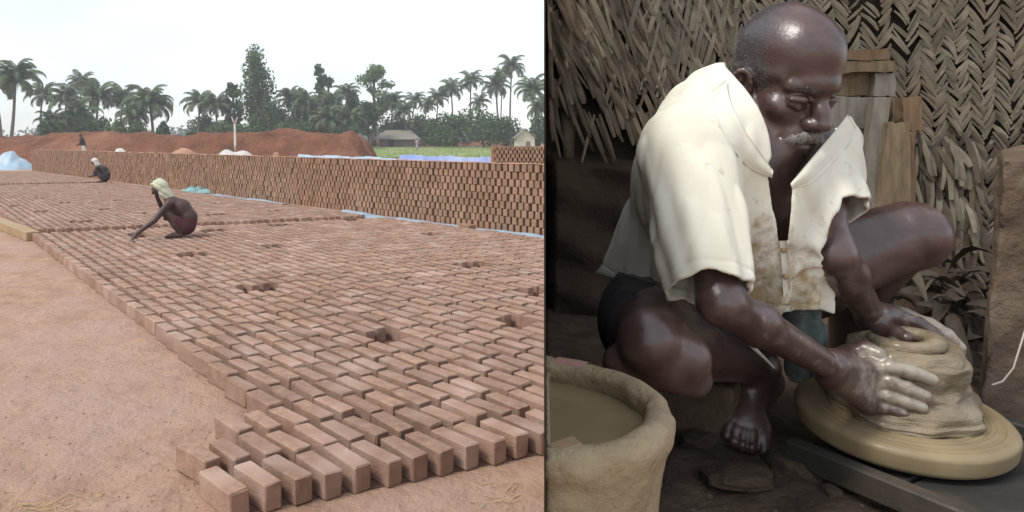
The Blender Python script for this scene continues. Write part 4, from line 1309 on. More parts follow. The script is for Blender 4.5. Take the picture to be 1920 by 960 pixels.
mb = MB(); mb.add(V, F); mb.build('hub', M['board'], wheel, True)

clay = empty('clay_lump', (WC.x, WC.y, WC.z)); clay.rotation_euler = (TILT, 0, 0)
tag(clay, 'wet clay lump being shaped on the wheel', 'clay'); clay.scale = (1, 1, .90)
prof = []
def addp(pts, n):
    for (r0, z0), (r1, z1) in zip(pts[:-1], pts[1:]):
        for k in range(n): prof.append((r0 + (r1 - r0) * k / n, z0 + (z1 - z0) * k / n))
    prof.append(pts[-1])
addp([(.110, .0), (.113, .004), (.111, .009), (.113, .013), (.110, .019), (.110, .026), (.107, .033), (.102, .039), (.095, .045), (.089, .053), (.086, .066), (.085, .080), (.087, .096), (.086, .110), (.081, .122),
      (.072, .130), (.061, .134), (.052, .130), (.044, .122), (.036, .114), (.024, .111), (.012, .114), (.0005, .116)], 5)
def cfn(t, a, r, z):
    sp = .35 * math.sin(a * 1 + z * 260)                # throwing ridges wind upward
    lump = .004 * math.sin(2 * a + 3) + .003 * math.sin(5 * a + z * 60) + .002 * math.sin(9 * a - z * 110)
    low = max(0, 1 - z / .06)
    e = .0040 * low * (math.sin(3 * a + 2) + .6 * math.sin(7 * a + z * 90) + .4 * math.sin(13 * a))
    f = min(1, r / .05)
    return r + f * (lump + e + .0028 * sp), z + f * (.003 * math.sin(a + 1.2) + .003 * sp * (z > .1) + .004 * low * math.sin(4 * a + 1) * (z > .012))
V, F = lathe(prof, 160, cfn)
mb = MB(); mb.add(V, F); body = mb.build('lump', M['clay'], clay, True)
# folded lip of clay on top
mb = MB(); pts = []; rad = []
for k in range(34):
    t = k / 33; a = R(150) + t * R(400); r = .056 - .040 * t
    pts.append((r * math.cos(a) + .004, r * math.sin(a), .130 + .010 * math.sin(t * 3.1) - .004 * t)); rad.append(.005 + .011 * math.sin(math.pi * (.1 + .85 * t)) * (1 + .2 * math.sin(t * 19)))
mb.tube(pts, rad, 10); mb.build('folded_lip', M['clay'], clay, True)
mb = MB(); mb.add(*[(lambda VF: VF[0])(lathe([(.0005, .020), (.010, .016), (.014, .006), (.011, -.004), (.0005, -.012)], 20)), lathe([(.0005, .020), (.010, .016), (.014, .006), (.011, -.004), (.0005, -.012)], 20)[1]])
o = mb.build('clay_bead', M['clay'], clay, True); o.location = (-.042, -.03, .118); o.scale = (1.3, 1.0, .9)

# basin built against the left wall
BC = Vector((0.108, 0.868)); BR = 0.166; RZ = EYE - .316
g = Grid((.08, .66, FZ - .01), (.30, 1.07, RZ + .03), .0032)
X, Y, Z = g.pts((slice(None),) * 3)
PP = np.stack(np.broadcast_arrays(X, Y, Z), -1).astype(np.float32)
n1 = sn(PP, 38, 2, 2); n2 = sn(PP, 120, 3, 2)
rr = np.sqrt((X - BC.x) ** 2 + (Y - BC.y) ** 2) + .0035 * n1 + .0020 * n2
ro = BR - 0.030 * smooth(0, .26, RZ - Z) - .004
wall_ = np.maximum(rr - ro, (ro - .018) - rr)
rim = np.sqrt((rr - (BR - .012)) ** 2 + ((Z - RZ) * .9) ** 2) - (.0125 + .0075 * sn(PP, 34, 8, 3))
low = np.maximum(rr - ro, Z - (FZ + .05))
d = np.minimum(np.maximum(wall_, Z - RZ), low)
k = .02; hh = np.maximum(k - np.abs(d - rim), 0) / k
d = np.minimum(d, rim) - hh * hh * k * .25
side = np.maximum(np.maximum((X - wx(Y)) - .007, rr - ro), Z - (RZ - .004))
d = np.minimum(d, side)
d = np.maximum(d, (wx(Y) + .0016) - X)
d = np.maximum(d, FZ - .005 - Z)
g.D = np.broadcast_to(d, g.n).astype(np.float32).copy()
basin = empty('clay_basin', (BC.x, BC.y, FZ)); tag(basin, 'clay crusted basin of murky water against the left wall', 'basin')
P, F = g.mesh(); P = P - np.array([BC.x, BC.y, FZ], dtype=np.float32)
link('bowl', mesh_np('bowl', P, F), basin, M['basin'], True)
V = []
wz = RZ - .014 - FZ
na = 48
ring = []
for k in range(na + 1):
    a = R(-90) + R(180) * k / na
    x, y = BC.x + (BR - .016) * math.cos(a), BC.y + (BR - .016) * math.sin(a)
    ring.append((x - BC.x, y - BC.y, wz))
ring += [(wx(BC.y + BR - .03) + .004 - BC.x, BR - .03, wz), (wx(BC.y - BR + .03) + .004 - BC.x, -BR + .03, wz)]
ring = [(max(x, wx(y + BC.y) + .004 - BC.x), y, z) for x, y, z in ring]
mb = MB(); mb.add(ring, [tuple(range(len(ring)))]); mb.build('murky_water', M['slurry'], basin)
# pink patch wrapped over the far rim, and a chip of wood on the near rim
mb = MB()
def patch(u, v):
    a = R(50) + R(17) * u; t = v * 1.0
    th = R(-60) + R(200) * t
    r = BR - .012 + .0140 * math.cos(th); z = RZ + .0140 * math.sin(th) / .9
    return (r * math.cos(a) * 1, r * math.sin(a), z - FZ)
mb.add(*sheet(patch, 8, 14)); mb.build('pink_patch', M['pinkpatch'], basin, True)
cp = at(1033, 862, .735)
mb = MB(); mb.box((0, 0, 0), (.034, .018, .010), Euler((R(8), R(-6), R(25))).to_matrix()); o = mb.build('wood_chip', M['plankpale']); o.location = (cp.x + .012, cp.y - .010, RZ + .009); bevelled(o.data, .002)
tag(o, 'small pale chip of wood stuck on the near rim of the basin', 'wood chip')

# ------------------------------------------------------------------ the potter
HB = 0.0026
def L3(*a): return np.array(at(*a), dtype=np.float32)
Ft = V3(.66, -.75, 0); Rt = V3(-.75, -.66, 0); UP = V3(0, 0, 1)       # torso front, his right, up
pel = L3(1290, 588, 1.40); waist = L3(1325, 470, 1.385); chest = L3(1368, 345, 1.29); upper = L3(1410, 250, 1.25)
shR = L3(1292, 292, 1.13); shL = L3(1518, 256, 1.34)
elR = L3(1352, 568, 0.985); wrR = L3(1560, 690, 1.125)
elL = L3(1562, 478, 1.19); wrL = L3(1634, 592, 1.31)
hipR = pel + Rt * .10; hipL = pel - Rt * .10
knR = L3(1228, 645, 1.01); anR = L3(1420, 688, 1.42)
knL = L3(1696, 440, 1.40); anL = L3(1585, 668, 1.68)
hc = L3(1464, 156, 1.235)
az = R(-72); pt = R(26)
hf = V3(math.cos(az) * math.cos(pt), math.sin(az) * math.cos(pt), -math.sin(pt))
hl = np.cross(UP, hf); hl /= np.linalg.norm(hl)
hu = np.cross(hf, hl)
HA = [hf, hl, hu]
HS = 0.96
def H(f, l, u): return hc + (hf * f + hl * l + hu * u) * HS

def torso(g, o=0.0, m=0.0):
    g.chain([pel, waist, chest], [.125 + o, .125 + o, .128 + o], .06, m=m)
    g.ell(chest, [Rt, Ft, UP], (.165 + o, .118 + o, .18 + o), .05, m=m)
    g.cone(chest, upper - Ft * .03, .12 + o, .085 + o, .05, m=m)
    g.cone(shR * .93 + upper * .07 + V3(0, .02, 0), upper - Ft * .03, .058 + o, .075 + o, .05, m=m)
    g.cone(shL * .93 + upper * .07, upper - Ft * .03, .058 + o, .075 + o, .05, m=m)

lo = np.array([.17, .86, FZ - .02]); hi = np.array([1.11, 1.82, EYE + .27])
g = Grid(lo, hi, HB)
torso(g, -.022)
# belly and hips
g.cone(hipR, hipL, .105, .105, .04)
# arms
g.chain([shR, shR * .45 + elR * .55, elR], [.040, .034, .0285], .03)
g.chain([elR, elR * .70 + wrR * .30, wrR], [.0285, .0285, .0200], .02)
g.chain([shL, shL * .45 + elL * .55, elL], [.040, .034, .030], .03)
g.chain([elL, elL * .70 + wrL * .30, wrL], [.030, .031, .0225], .03)
# legs
g.chain([hipR, hipR * .5 + knR * .5, knR], [.086, .064, .051], .02)
g.ell(knR + V3(-.018, -.026, .012), AX, (.040, .042, .044), .012)
g.cone(knR + V3(-.045, .01, -.03), knR + V3(.05, -.01, -.045), .026, .026, .012)
g.ell(knR + V3(.042, -.022, -.014), AX, (.028, .028, .034), .012)
g.chain([knR + V3(.01, .0, -.012), knR * .62 + anR * .38 + V3(0, .02, 0), anR], [.047, .047, .031], .006)
g.chain([hipL, hipL * .5 + knL * .5, knL], [.098, .088, .064], .02)
g.ell(knL + V3(.022, -.012, -.002), AX, (.055, .055, .058), .025)
g.chain([knL + V3(0, .01, -.015), knL * .6 + anL * .4 + V3(-.03, .02, 0), anL], [.056, .058, .035], .008)
# feet
fl = FZ + .012
def foot(an, toe, side, k=.012):
    toe = np.array(toe); dirv = toe - an; dirv[2] = 0; dirv /= np.linalg.norm(dirv)
    sd = np.cross(UP, dirv) * side
    heel = an - dirv * .035; heel[2] = fl + .03
    ball = toe - dirv * .045; ball[2] = fl + .024
    g.cone(an, heel, .036, .034, k); g.cone(an, ball, .036, .028, .03); g.cone(heel, ball, .032, .027, .02)
    g.cone(ball - sd * .028, ball + sd * .030, .021, .023, .02)
    for q, (off, ln, r) in enumerate(((.034, .056, .0125), (.014, .054, .0100), (-.003, .047, .0095), (-.019, .039, .0088), (-.034, .029, .0080))):
        b0 = ball + sd * off; t1 = b0 + dirv * ln; t1[2] = fl + r * .8; md = b0 * .45 + t1 * .55; md[2] = fl + r * 1.9
        g.chain([b0, md, t1], [r * 1.25, r * 1.05, r], .005)
heel, ball = L3(1436, 715, 1.475), L3(1396, 792, 1.355)
g.cone(anR, heel, .034, .032, .02); g.cone(anR, ball, .034, .026, .03); g.cone(heel, ball, .030, .026, .02)
b_l, b_r = L3(1370, 792, 1.352), L3(1424, 806, 1.345)
g.cone(b_l, b_r, .019, .022, .02)
for q, (px_, py_, d_, r_, tt) in enumerate(((1431, 848, 1.312, .0125, 1.0), (1408, 842, 1.308, .0102, .68), (1390, 837, 1.312, .0096, .42), (1374, 829, 1.320, .0090, .2), (1360, 818, 1.332, .0084, .0))):
    b0 = b_l * (1 - tt) + b_r * tt; t1 = L3(px_, py_, d_); md = b0 * .5 + t1 * .5 + V3(0, -.004, .008)
    g.chain([b0, md, t1], [r_ * 1.3, r_ * 1.08, r_], .004)
    g.ell(t1 + V3(0, -.004, .004), AX, (r_ * .8, r_ * .7, r_ * .8), .003)
foot(anL, anL + V3(.10, -.20, -.03), -1)
# head
g.cone(upper - Ft * .02, H(-.035, 0, -.055), .052, .047, .025)
g.cone(upper + Ft * .045 - UP * .03, H(.000, 0, -.070), .034, .036, .025)
hk = .018
g.ell(H(-.010, 0, .052), HA, (.091, .072, .086), hk)
g.ell(H(.030, 0, .058), HA, (.060, .060, .068), hk)
g.ell(H(.034, 0, -.035), HA, (.055, .049, .076), hk)
g.ell(H(-.03, 0, .0), HA, (.063, .060, .058), hk)
g.cone(H(.068, -.012, -.098), H(.068, .012, -.098), .020, .020, .02)
for s in (-1, 1):
    g.cone(H(-.002, s * .053, -.045), H(.055, s * .024, -.095), .017, .016, .022)
    g.ell(H(.052, s * .044, -.022), HA, (.022, .018, .016), .026)
    g.cone(H(.088, s * .010, .026), H(.070, s * .046, .022), .0125, .010, .012)
g.ell(H(.080, 0, .034), HA, (.018, .032, .016), .016)
for s in (-1, 1):
    g.ell(H(.094, s * .033, -.001), HA, (.017, .0185, .0125), .012, 's')
    g.ell(H(.074, s * .032, .000), HA, (.0150, .0160, .0135), .003)
    g.chain([H(.086, s * .017, .0035), H(.0905, s * .031, .0045), H(.081, s * .047, .002)], [.0042, .0048, .0038], .004)
    g.chain([H(.084, s * .018, -.009), H(.086, s * .032, -.0125), H(.079, s * .046, -.008)], [.0026, .0030, .0024], .006)
    g.chain([H(.0885, s * .018, -.0035), H(.0925, s * .031, -.0035), H(.083, s * .046, -.003)], [.0012, .0018, .0012], .002, 's')
    g.chain([H(.094, s * .016, -.034), H(.086, s * .032, -.050), H(.078, s * .040, -.070)], [.0022, .0035, .0022], .008, 's')
g.chain([H(.088, 0, .016), H(.104, 0, -.010), H(.116, 0, -.030)], [.0095, .0105, .0135], .012)
for s in (-1, 1):
    g.ell(H(.102, s * .0145, -.033), HA, (.013, .0085, .0090), .007)
    g.ell(H(.108, s * .0075, -.0415), HA, (.0055, .0035, .004), .003, 's')
# muzzle, lips
g.ell(H(.080, 0, -.066), HA, (.022, .032, .026), .016)
g.chain([H(.090, -.022, -.068), H(.102, 0, -.063), H(.090, .022, -.068)], [.006, .0085, .006], .006)
g.chain([H(.087, -.020, -.079), H(.097, 0, -.079), H(.087, .020, -.079)], [.006, .0088, .006], .006)
g.chain([H(.090, -.027, -.074), H(.109, 0, -.0715), H(.090, .027, -.074)], [.0016, .0024, .0016], .003, 's')
# brow furrows
for q in range(0): g.chain([H(.094 - .004 * q, -.03, .052 + .012 * q), H(.100 - .006 * q, 0, .050 + .012 * q), H(.094 - .004 * q, .03, .052 + .012 * q)], [.0008, .0016, .0008], .004, 's')
# ears
for s in (-1, 1):
    E = [hf * .85 - hl * s * .53, hl * s * .85 + hf * .53, hu]
    c0 = H(-.012, s * .073, -.014)
    g.ell(c0, E, (.020, .0085, .034), .006)
    g.ell(c0 + E[1] * .009 + hu * .004 * HS + E[0] * .002, E, (.0115, .0075, .019), .004, 's')
    pts = [c0 + E[0] * (.017 * math.cos(a)) + hu * (.031 * math.sin(a)) + E[1] * .006 for a in np.linspace(R(-20), R(235), 12)]
    g.chain(pts, [.0042] * 12, .004)
    g.chain([c0 + E[0] * .003 - hu * .012 + E[1] * .005, c0 - E[0] * .005 + E[1] * .006, c0 - E[0] * .003 + hu * .014 + E[1] * .004], [.003, .0035, .003], .004)
    g.ell(c0 + E[0] * .006 - hu * .029 + E[1] * .003, E, (.009, .0065, .009), .005)

# hands. The lump is a cylinder of radius CR about the wheel axis
def cyl(px, py, r):
    """point where the sight line of a photo pixel first meets the lump's side"""
    u = (px - CX) / FPX
    A_, B_, C_ = u * u + 1, -2 * (u * WC.x + WC.y), WC.x ** 2 + WC.y ** 2 - r * r
    q = max(B_ * B_ - 4 * A_ * C_, 0)
    return L3(px, py, (-B_ - math.sqrt(q)) / (2 * A_))
CR = .096
FR_ = [((1634, 693), (1668, 688), (1708, 697), (1748, 712), .0115), ((1630, 716), (1668, 716), (1702, 728), (1734, 742), .0118),
       ((1628, 738), (1664, 741), (1698, 752), (1728, 764), .0112), ((1626, 757), (1656, 763), (1682, 772), (1704, 780), .0100)]
kn = []
for k, (a, b, c, d_, r) in enumerate(FR_):
    p0, p1, p2, p3 = cyl(*a, CR + .014), cyl(*b, CR + .009), cyl(*c, CR + .003), cyl(*d_, CR - .001)
    kn.append(p0)
    g.chain([p0, p1, p2, p3], [r * 1.12, r * 1.04, r * .98, r * .84], .0035)
    g.ell(p0, AX, (r * 1.25,) * 3, .006); g.ell(p1, AX, (r * 1.10,) * 3, .003)
for k in range(4):
    g.cone(wrR + (kn[k] - kn[1]) * .35, kn[k], .0215, .0150, .012)
g.cone(kn[0], kn[3], .013, .012, .012)
th = [wrR + V3(.012, .01, .004), cyl(1588, 668, CR + .020), cyl(1622, 655, CR + .004), L3(1650, 664, 1.185)]
g.chain(th, [.022, .018, .0135, .0105], .008)
# left hand over the far side of the lump
tz = WC.z + .120
def top_(px, py, d): return L3(px, py, d)
kl = [top_(1674, 592, 1.320), top_(1696, 595, 1.335), top_(1712, 600, 1.355), top_(1722, 608, 1.375)]
tips = [[(1722, 606, 1.30), (1752, 626, 1.285), (1772, 646, 1.275)], [(1742, 608, 1.32), (1776, 628, 1.305), (1800, 652, 1.30)], [(1752, 612, 1.345), (1782, 636, 1.33), (1800, 660, 1.325)], [(1758, 622, 1.37), (1780, 640, 1.36), (1796, 662, 1.355)]]
for k in range(4):
    g.cone(wrL, kl[k], .023, .0155, .012)
    r = (.0115, .0118, .0112, .010)[k]
    g.chain([kl[k]] + [L3(*t) for t in tips[k]], [r * 1.15, r * 1.05, r * .98, r * .85], .0035)
    g.ell(kl[k], AX, (r * 1.28,) * 3, .006)
g.chain([wrL + V3(.005, -.005, -.005), L3(1655, 618, 1.285), L3(1682, 628, 1.255), L3(1700, 634, 1.235)], [.021, .0175, .0135, .0108], .008)
P, F = g.mesh()
potter = empty('person', (float(pel[0]), float(pel[1]), FZ))
tag(potter, 'seated potter in an open cream short sleeved shirt, hands on the clay', 'person')
off = np.array(potter.location, dtype=np.float32)
me = mesh_np('body', P - off, F)
def segd(a, b):
    v = b - a; t = np.clip((P - a) @ v / (v @ v), 0, 1)
    return np.linalg.norm(P - a - t[:, None] * v, axis=1)
tipR = cyl(1735, 745, CR)
fing = np.clip(1.6 - np.minimum(segd(kn[1] * .8 + kn[2] * .2, tipR), segd(kn[0] * .4 + cyl(1668, 688, CR) * .6, cyl(1748, 712, CR))) / .034, 0, 1)
palm_ = .52 * np.clip(1.8 - segd(wrR * .55 + kn[1] * .45, kn[1] * .5 + kn[2] * .5) / .028, 0, 1)
thm = np.clip(1.5 - segd(th[1], th[3]) / .018, 0, 1)
m2 = np.clip(1.7 - segd(kl[1], L3(*tips[1][2])) / .036, 0, 1)
mwl = .5 * np.clip(1.5 - segd(wrL, kl[1]) / .03, 0, 1)
arm_ = .33 * np.clip(1.4 - np.minimum(segd(elR, wrR), segd(elL, wrL)) / .05, 0, 1)
set_attr(me, 'clay', np.maximum.reduce([fing * .64, palm_ * 1.05, thm * .62, m2 * .66, mwl, arm_]))
q = P - hc; qf, ql, qu = q @ hf, q @ hl, q @ hu
near_head = np.linalg.norm(q, axis=1) < .17
sm_ = lambda x, w: np.clip(.5 + x / w, 0, 1)
side_ = sm_(np.abs(ql) - .040, .03) * sm_(.036 - .30 * (qu - .02) - qf, .035) * sm_(qu + .018 - .4 * np.clip(qf + .01, 0, 1), .02)
back_ = sm_(-.018 - qf + .15 * (qu - .05), .05) * sm_(qu + .055, .03)
brow = (np.abs(np.abs(ql) - .032) < .018) & (qf > .06) & (np.abs(qu - .024 + .06 * (np.abs(ql) - .03)) < .006)
hairm = np.where(near_head, np.maximum(side_, back_) * .70, 0) + np.where(near_head & brow, .60, 0)
ear = np.minimum(np.linalg.norm(P - H(-.014, .082, -.016), axis=1), np.linalg.norm(P - H(-.014, -.082, -.016), axis=1))
hairm = np.where(ear < .036, 0, hairm)
set_attr(me, 'hair', hairm)
link('body', me, potter, M['skin'], True)

# stubble on the scalp
rs = np.random.default_rng(5)
cand = np.nonzero(hairm > .25)[0]
cand = cand[rs.random(len(cand)) < np.clip(hairm[cand] * 1.2, 0, 1)]
nv_ = np.zeros(len(me.vertices) * 3, dtype=np.float32); me.vertices.foreach_get('normal', nv_); nv_ = nv_.reshape(-1, 3)
rep = cand
Bp = P[rep] + rs.normal(size=(len(rep), 3)).astype(np.float32) * .0012
Nn = nv_[rep] + rs.normal(size=(len(rep), 3)).astype(np.float32) * .55 - hu * .5
Nn /= np.linalg.norm(Nn, axis=1)[:, None]
Sd = np.cross(Nn, rs.normal(size=Nn.shape)); Sd /= np.linalg.norm(Sd, axis=1)[:, None]
ln_ = (.0016 + .0022 * rs.random(len(rep)))[:, None]
Vh = np.stack([Bp - Sd * .00035, Bp + Sd * .00035, Bp + Nn * ln_], 1).reshape(-1, 3)
hm = mesh_np('hair', Vh - off, np.arange(len(Vh)).reshape(-1, 3)); set_attr(hm, 'rnd', np.repeat(rs.random(len(rep)), 3))
link('hair', hm, potter, M['stubble'])

# moustache
g = Grid(np.min([H(.05, -.06, -.1), H(.14, .06, -.03), H(.05, .06, -.1), H(.14, -.06, -.03)], 0) - .02, np.max([H(.05, -.06, -.1), H(.14, .06, -.03), H(.05, .06, -.1), H(.14, -.06, -.03)], 0) + .02, .0013)
for s in (-1, 1): g.chain([H(.106, s * .003, -.053), H(.1025, s * .014, -.0565), H(.0925, s * .026, -.064), H(.082, s * .034, -.074)], [.0058, .0066, .0058, .0030], .004)
X, Y, Z = g.pts((slice(None),) * 3); PP = np.stack(np.broadcast_arrays(X, Y, Z), -1).astype(np.float32)
g.D += .0012 * sn(PP, 900, 2, 1)
P, F = g.mesh(); mo = mesh_np('moustache', P - off, F)
nv_ = np.zeros(len(mo.vertices) * 3, dtype=np.float32); mo.vertices.foreach_get('normal', nv_); nv_ = nv_.reshape(-1, 3)
sel_ = np.nonzero((nv_ @ hf > -.2) & (rs.random(len(P)) < .45))[0]
lat = np.sign((P[sel_] - hc) @ hl)[:, None] * hl
dr = lat * .7 - hu * .8 + hf * .25 + rs.normal(size=(len(sel_), 3)) * .25; dr /= np.linalg.norm(dr, axis=1)[:, None]
wd = np.cross(dr, nv_[sel_]); wd /= np.linalg.norm(wd, axis=1)[:, None] + 1e-6
Vm = np.stack([P[sel_] - wd * .0004, P[sel_] + wd * .0004, P[sel_] + nv_[sel_] * .0016 + dr * (.005 + .005 * rs.random((len(sel_), 1)))], 1).reshape(-1, 3)
mo_o = link('moustache', mo, potter, M['moustache'], True)
link('whiskers', mesh_np('whiskers', Vm - off, np.arange(len(Vm)).reshape(-1, 3)), mo_o, M['moustache'])

# shirt
g = Grid(np.array([.22, .88, EYE - .36]), np.array([.95, 1.66, EYE + .19]), .0023)
torso(g, .014, .05)
g.cone(waist - Ft * .02, pel - Ft * .03 + UP * .02, .138, .140, .04, m=.05)
g.cone(chest + Ft * .03, L3(1440, 575, 1.30), .112, .096, .05, m=.05)
Dt = g.D.copy()
slR = L3(1334, 585, 0.985); slL = L3(1560, 440, 1.20)
g.cone(shR, slR, .062, .051, .035, m=.05)
g.cone(shL, slL, .064, .056, .03, m=.05)
X, Y, Z = g.pts((slice(None),) * 3)
near_ = np.abs(g.D) < .06
Q = (np.stack(np.nonzero(near_), 1) * g.h + g.lo).astype(np.float32)
Qs = Q * np.array([1, 1, .30], dtype=np.float32)
wp = Q + .012 * np.stack([sn(Q, 26, 41), sn(Q, 26, 42), sn(Q, 26, 43)], -1)
st_ = lambda a_, b_, c_: wp * np.array([a_, b_, c_], dtype=np.float32)
fold = .0020 * sn(Qs, 42, 3, 1) + .0016 * sn(Q, 18, 4, 1) + .0022 * (1 - 2.6 * np.abs(sn(st_(1, 1, .22), 46, 15, 1))) + .0013 * (1 - 2.6 * np.abs(sn(st_(1, .9, .45), 95, 16, 1)))
# drag folds that run from each shoulder towards the elbow and the waist
for c, ax_, am in ((shR, slR - shR, .0032), (shL, slL - shL, .0035), (upper, pel - upper, .0022)):
    a_ = ax_ / np.linalg.norm(ax_); rel = Q - c; al = rel @ a_
    pr = rel - al[:, None] * a_; b1 = np.cross(a_, UP); b1 /= np.linalg.norm(b1); b2 = np.cross(a_, b1)
    th_ = np.arctan2(pr @ b2, pr @ b1)
    fold += am * np.sin(th_ * 9 + al * 18) * np.clip(al / .15, 0, 1) * np.exp(-np.linalg.norm(pr, axis=1) ** 2 / .02)
# long folds down the back and over the shoulder
fold += .0013 * np.sin((Q @ V3(.75, .45, .48)) * 105 + 2.0 * sn(Q, 9, 12)) * np.clip((Q[:, 2] - (EYE - .14)) / .1, 0, 1)
hz = EYE - .262
fold += .009 * np.sin(Q[:, 0] * 95 + Q[:, 1] * 60) * np.clip((hz + .07 - Q[:, 2]) / .07, 0, 1)
# sewn hems and the armhole seam
nR_ = (slR - shR) / np.linalg.norm(slR - shR)
sel = np.linalg.norm(Q - slR, axis=1) < .14
q_ = (Q - L3(1322, 552, 1.02)) @ nR_ + .016
fold += np.where(sel, .0022 * np.exp(-(q_ / .0020) ** 2), 0)
sel = np.linalg.norm(Q - shR, axis=1) < .125
q_ = (Q - shR) @ (Rt * .86 - UP * .35 - Ft * .05) + .012
fold += np.where(sel, .0030 * np.exp(-(q_ / .0026) ** 2), 0)
q_ = Q[:, 2] - (EYE - .266 + .10 * np.clip(Q[:, 1] - 1.2, 0, .4))
fold += .0022 * np.exp(-(q_ / .0020) ** 2)
g.D[near_] += fold - .003
solid = g.D.copy()
def hit(px, py, d0=.95, d1=1.6, fb=1.22):
    """depth at which a sight line first meets the cloth"""
    for d in np.arange(d0, d1, .002):
        p = L3(px, py, d); k = np.round((p - g.lo) / g.h).astype(int)
        if (k < 0).any() or (k >= g.n).any(): continue
        if solid[tuple(k)] < 0: return float(d)
    return fb
sh = np.abs(g.D) - .0032
sh[~near_] = 1
g.D = sh.astype(np.float32)
w_ = .010 * np.sin(X * 33 + Y * 21)
hem = (EYE - .286 + .10 * np.clip(Y - 1.2, 0, .4) + w_) - Z
inR = ((X - slR[0]) ** 2 + (Y - slR[1]) ** 2 + (Z - slR[2]) ** 2 < .15 ** 2) & (Dt > .010)
g.D = np.maximum(g.D, np.where(inR, -1, hem)).astype(np.float32)
cR = L3(1322, 552, 1.02)
a_ = (slR - shR); a_ = a_ / np.linalg.norm(a_)
al = (X - cR[0]) * a_[0] + (Y - cR[1]) * a_[1] + (Z - cR[2]) * a_[2] + .004 * np.sin(X * 90)
g.D = np.where(inR, np.maximum(g.D, np.minimum(al, Dt - .010)), g.D).astype(np.float32)
cL = L3(1560, 404, 1.22); nL = slL - shL; nL = nL / np.linalg.norm(nL) + V3(.35, 0, -.1); nL /= np.linalg.norm(nL)
al = (X - cL[0]) * nL[0] + (Y - cL[1]) * nL[1] + (Z - cL[2]) * nL[2]
inL = ((X - slL[0]) ** 2 + (Y - slL[1]) ** 2 + (Z - slL[2]) ** 2 < .13 ** 2) & (Dt > .018)
g.D = np.where(inL, np.maximum(g.D, np.minimum(al, (Dt - .018) * .7)), g.D).astype(np.float32)
# neck opening: a wedge between the two lapel lines, then a narrow slit down the chest
def lapel(p, q, side):
    p, q = L3(*p), L3(*q); v = V3(.44, .90, 0)
    n_ = np.cross(q - p, v); n_ /= np.linalg.norm(n_)
    if (n_ @ V3(1, 0, 0)) * side < 0: n_ = -n_
    return (X - p[0]) * n_[0] + (Y - p[1]) * n_[1] + (Z - p[2]) * n_[2]
bend = lapel((1360, 128, 1.18), (1450, 322, 1.12), 1) - .020 * np.sin(np.clip((EYE + .13 - Z) / .17, 0, 1) * math.pi)
wedge = np.minimum(bend, lapel((1592, 214, 1.30), (1482, 345, 1.14), -1))
g.D = np.maximum(g.D, wedge).astype(np.float32)
g.cone(L3(1600, 205, 1.30), L3(1612, 215, 1.34), .032, .034, .02, 's')
o1, o2, o3 = [L3(px_, py_, hit(px_, py_)) for px_, py_ in ((1460, 322), (1464, 385), (1468, 448))]
g.chain([o1, o2, o3], [.024, .015, .007], .003, 's')
pl_pts = [L3(px_, py_, hit(px_, py_)) for px_, py_ in ((1468, 448), (1471, 495), (1474, 545), (1477, 592))]
P, F = g.mesh()
# keep the outer shell connected only: drop crumbs below 400 faces later through loose islands
me = mesh_np('shirt', P - off, F)
bl_ = np.linalg.norm(P - L3(1440, 520, 1.14), axis=1)
st = .62 * np.clip(1.25 - bl_ / .14, 0, 1) + .38 * np.clip(1 - np.linalg.norm(P - L3(1530, 350, 1.24), axis=1) / .12, 0, 1) + .40 * np.clip(1.2 - np.abs(P[:, 2] - (EYE - .26)) / .05, 0, 1)
set_attr(me, 'stain', np.clip(st * .66 + .08 + .26 * sn(P.astype(np.float32), 70, 5, 3), 0, 1))
bm = bmesh.new(); bm.from_mesh(me)
seen_ = set(); kill = []
bm.verts.ensure_lookup_table()
for v in bm.verts:
    if v.index in seen_: continue
    stck = [v]; isl = []
    seen_.add(v.index)
    while stck:
        c = stck.pop(); isl.append(c)
        for e in c.link_edges:
            w = e.other_vert(c)
            if w.index not in seen_: seen_.add(w.index); stck.append(w)
    if len(isl) < 1500: kill += isl
bmesh.ops.delete(bm, geom=kill, context='VERTS')
for _ in range(3): bmesh.ops.smooth_vert(bm, verts=bm.verts[:], factor=.5, use_axis_x=True, use_axis_y=True, use_axis_z=True)
bm.to_mesh(me); bm.free()
shirt = link('shirt', me, potter, M['shirt'], True)

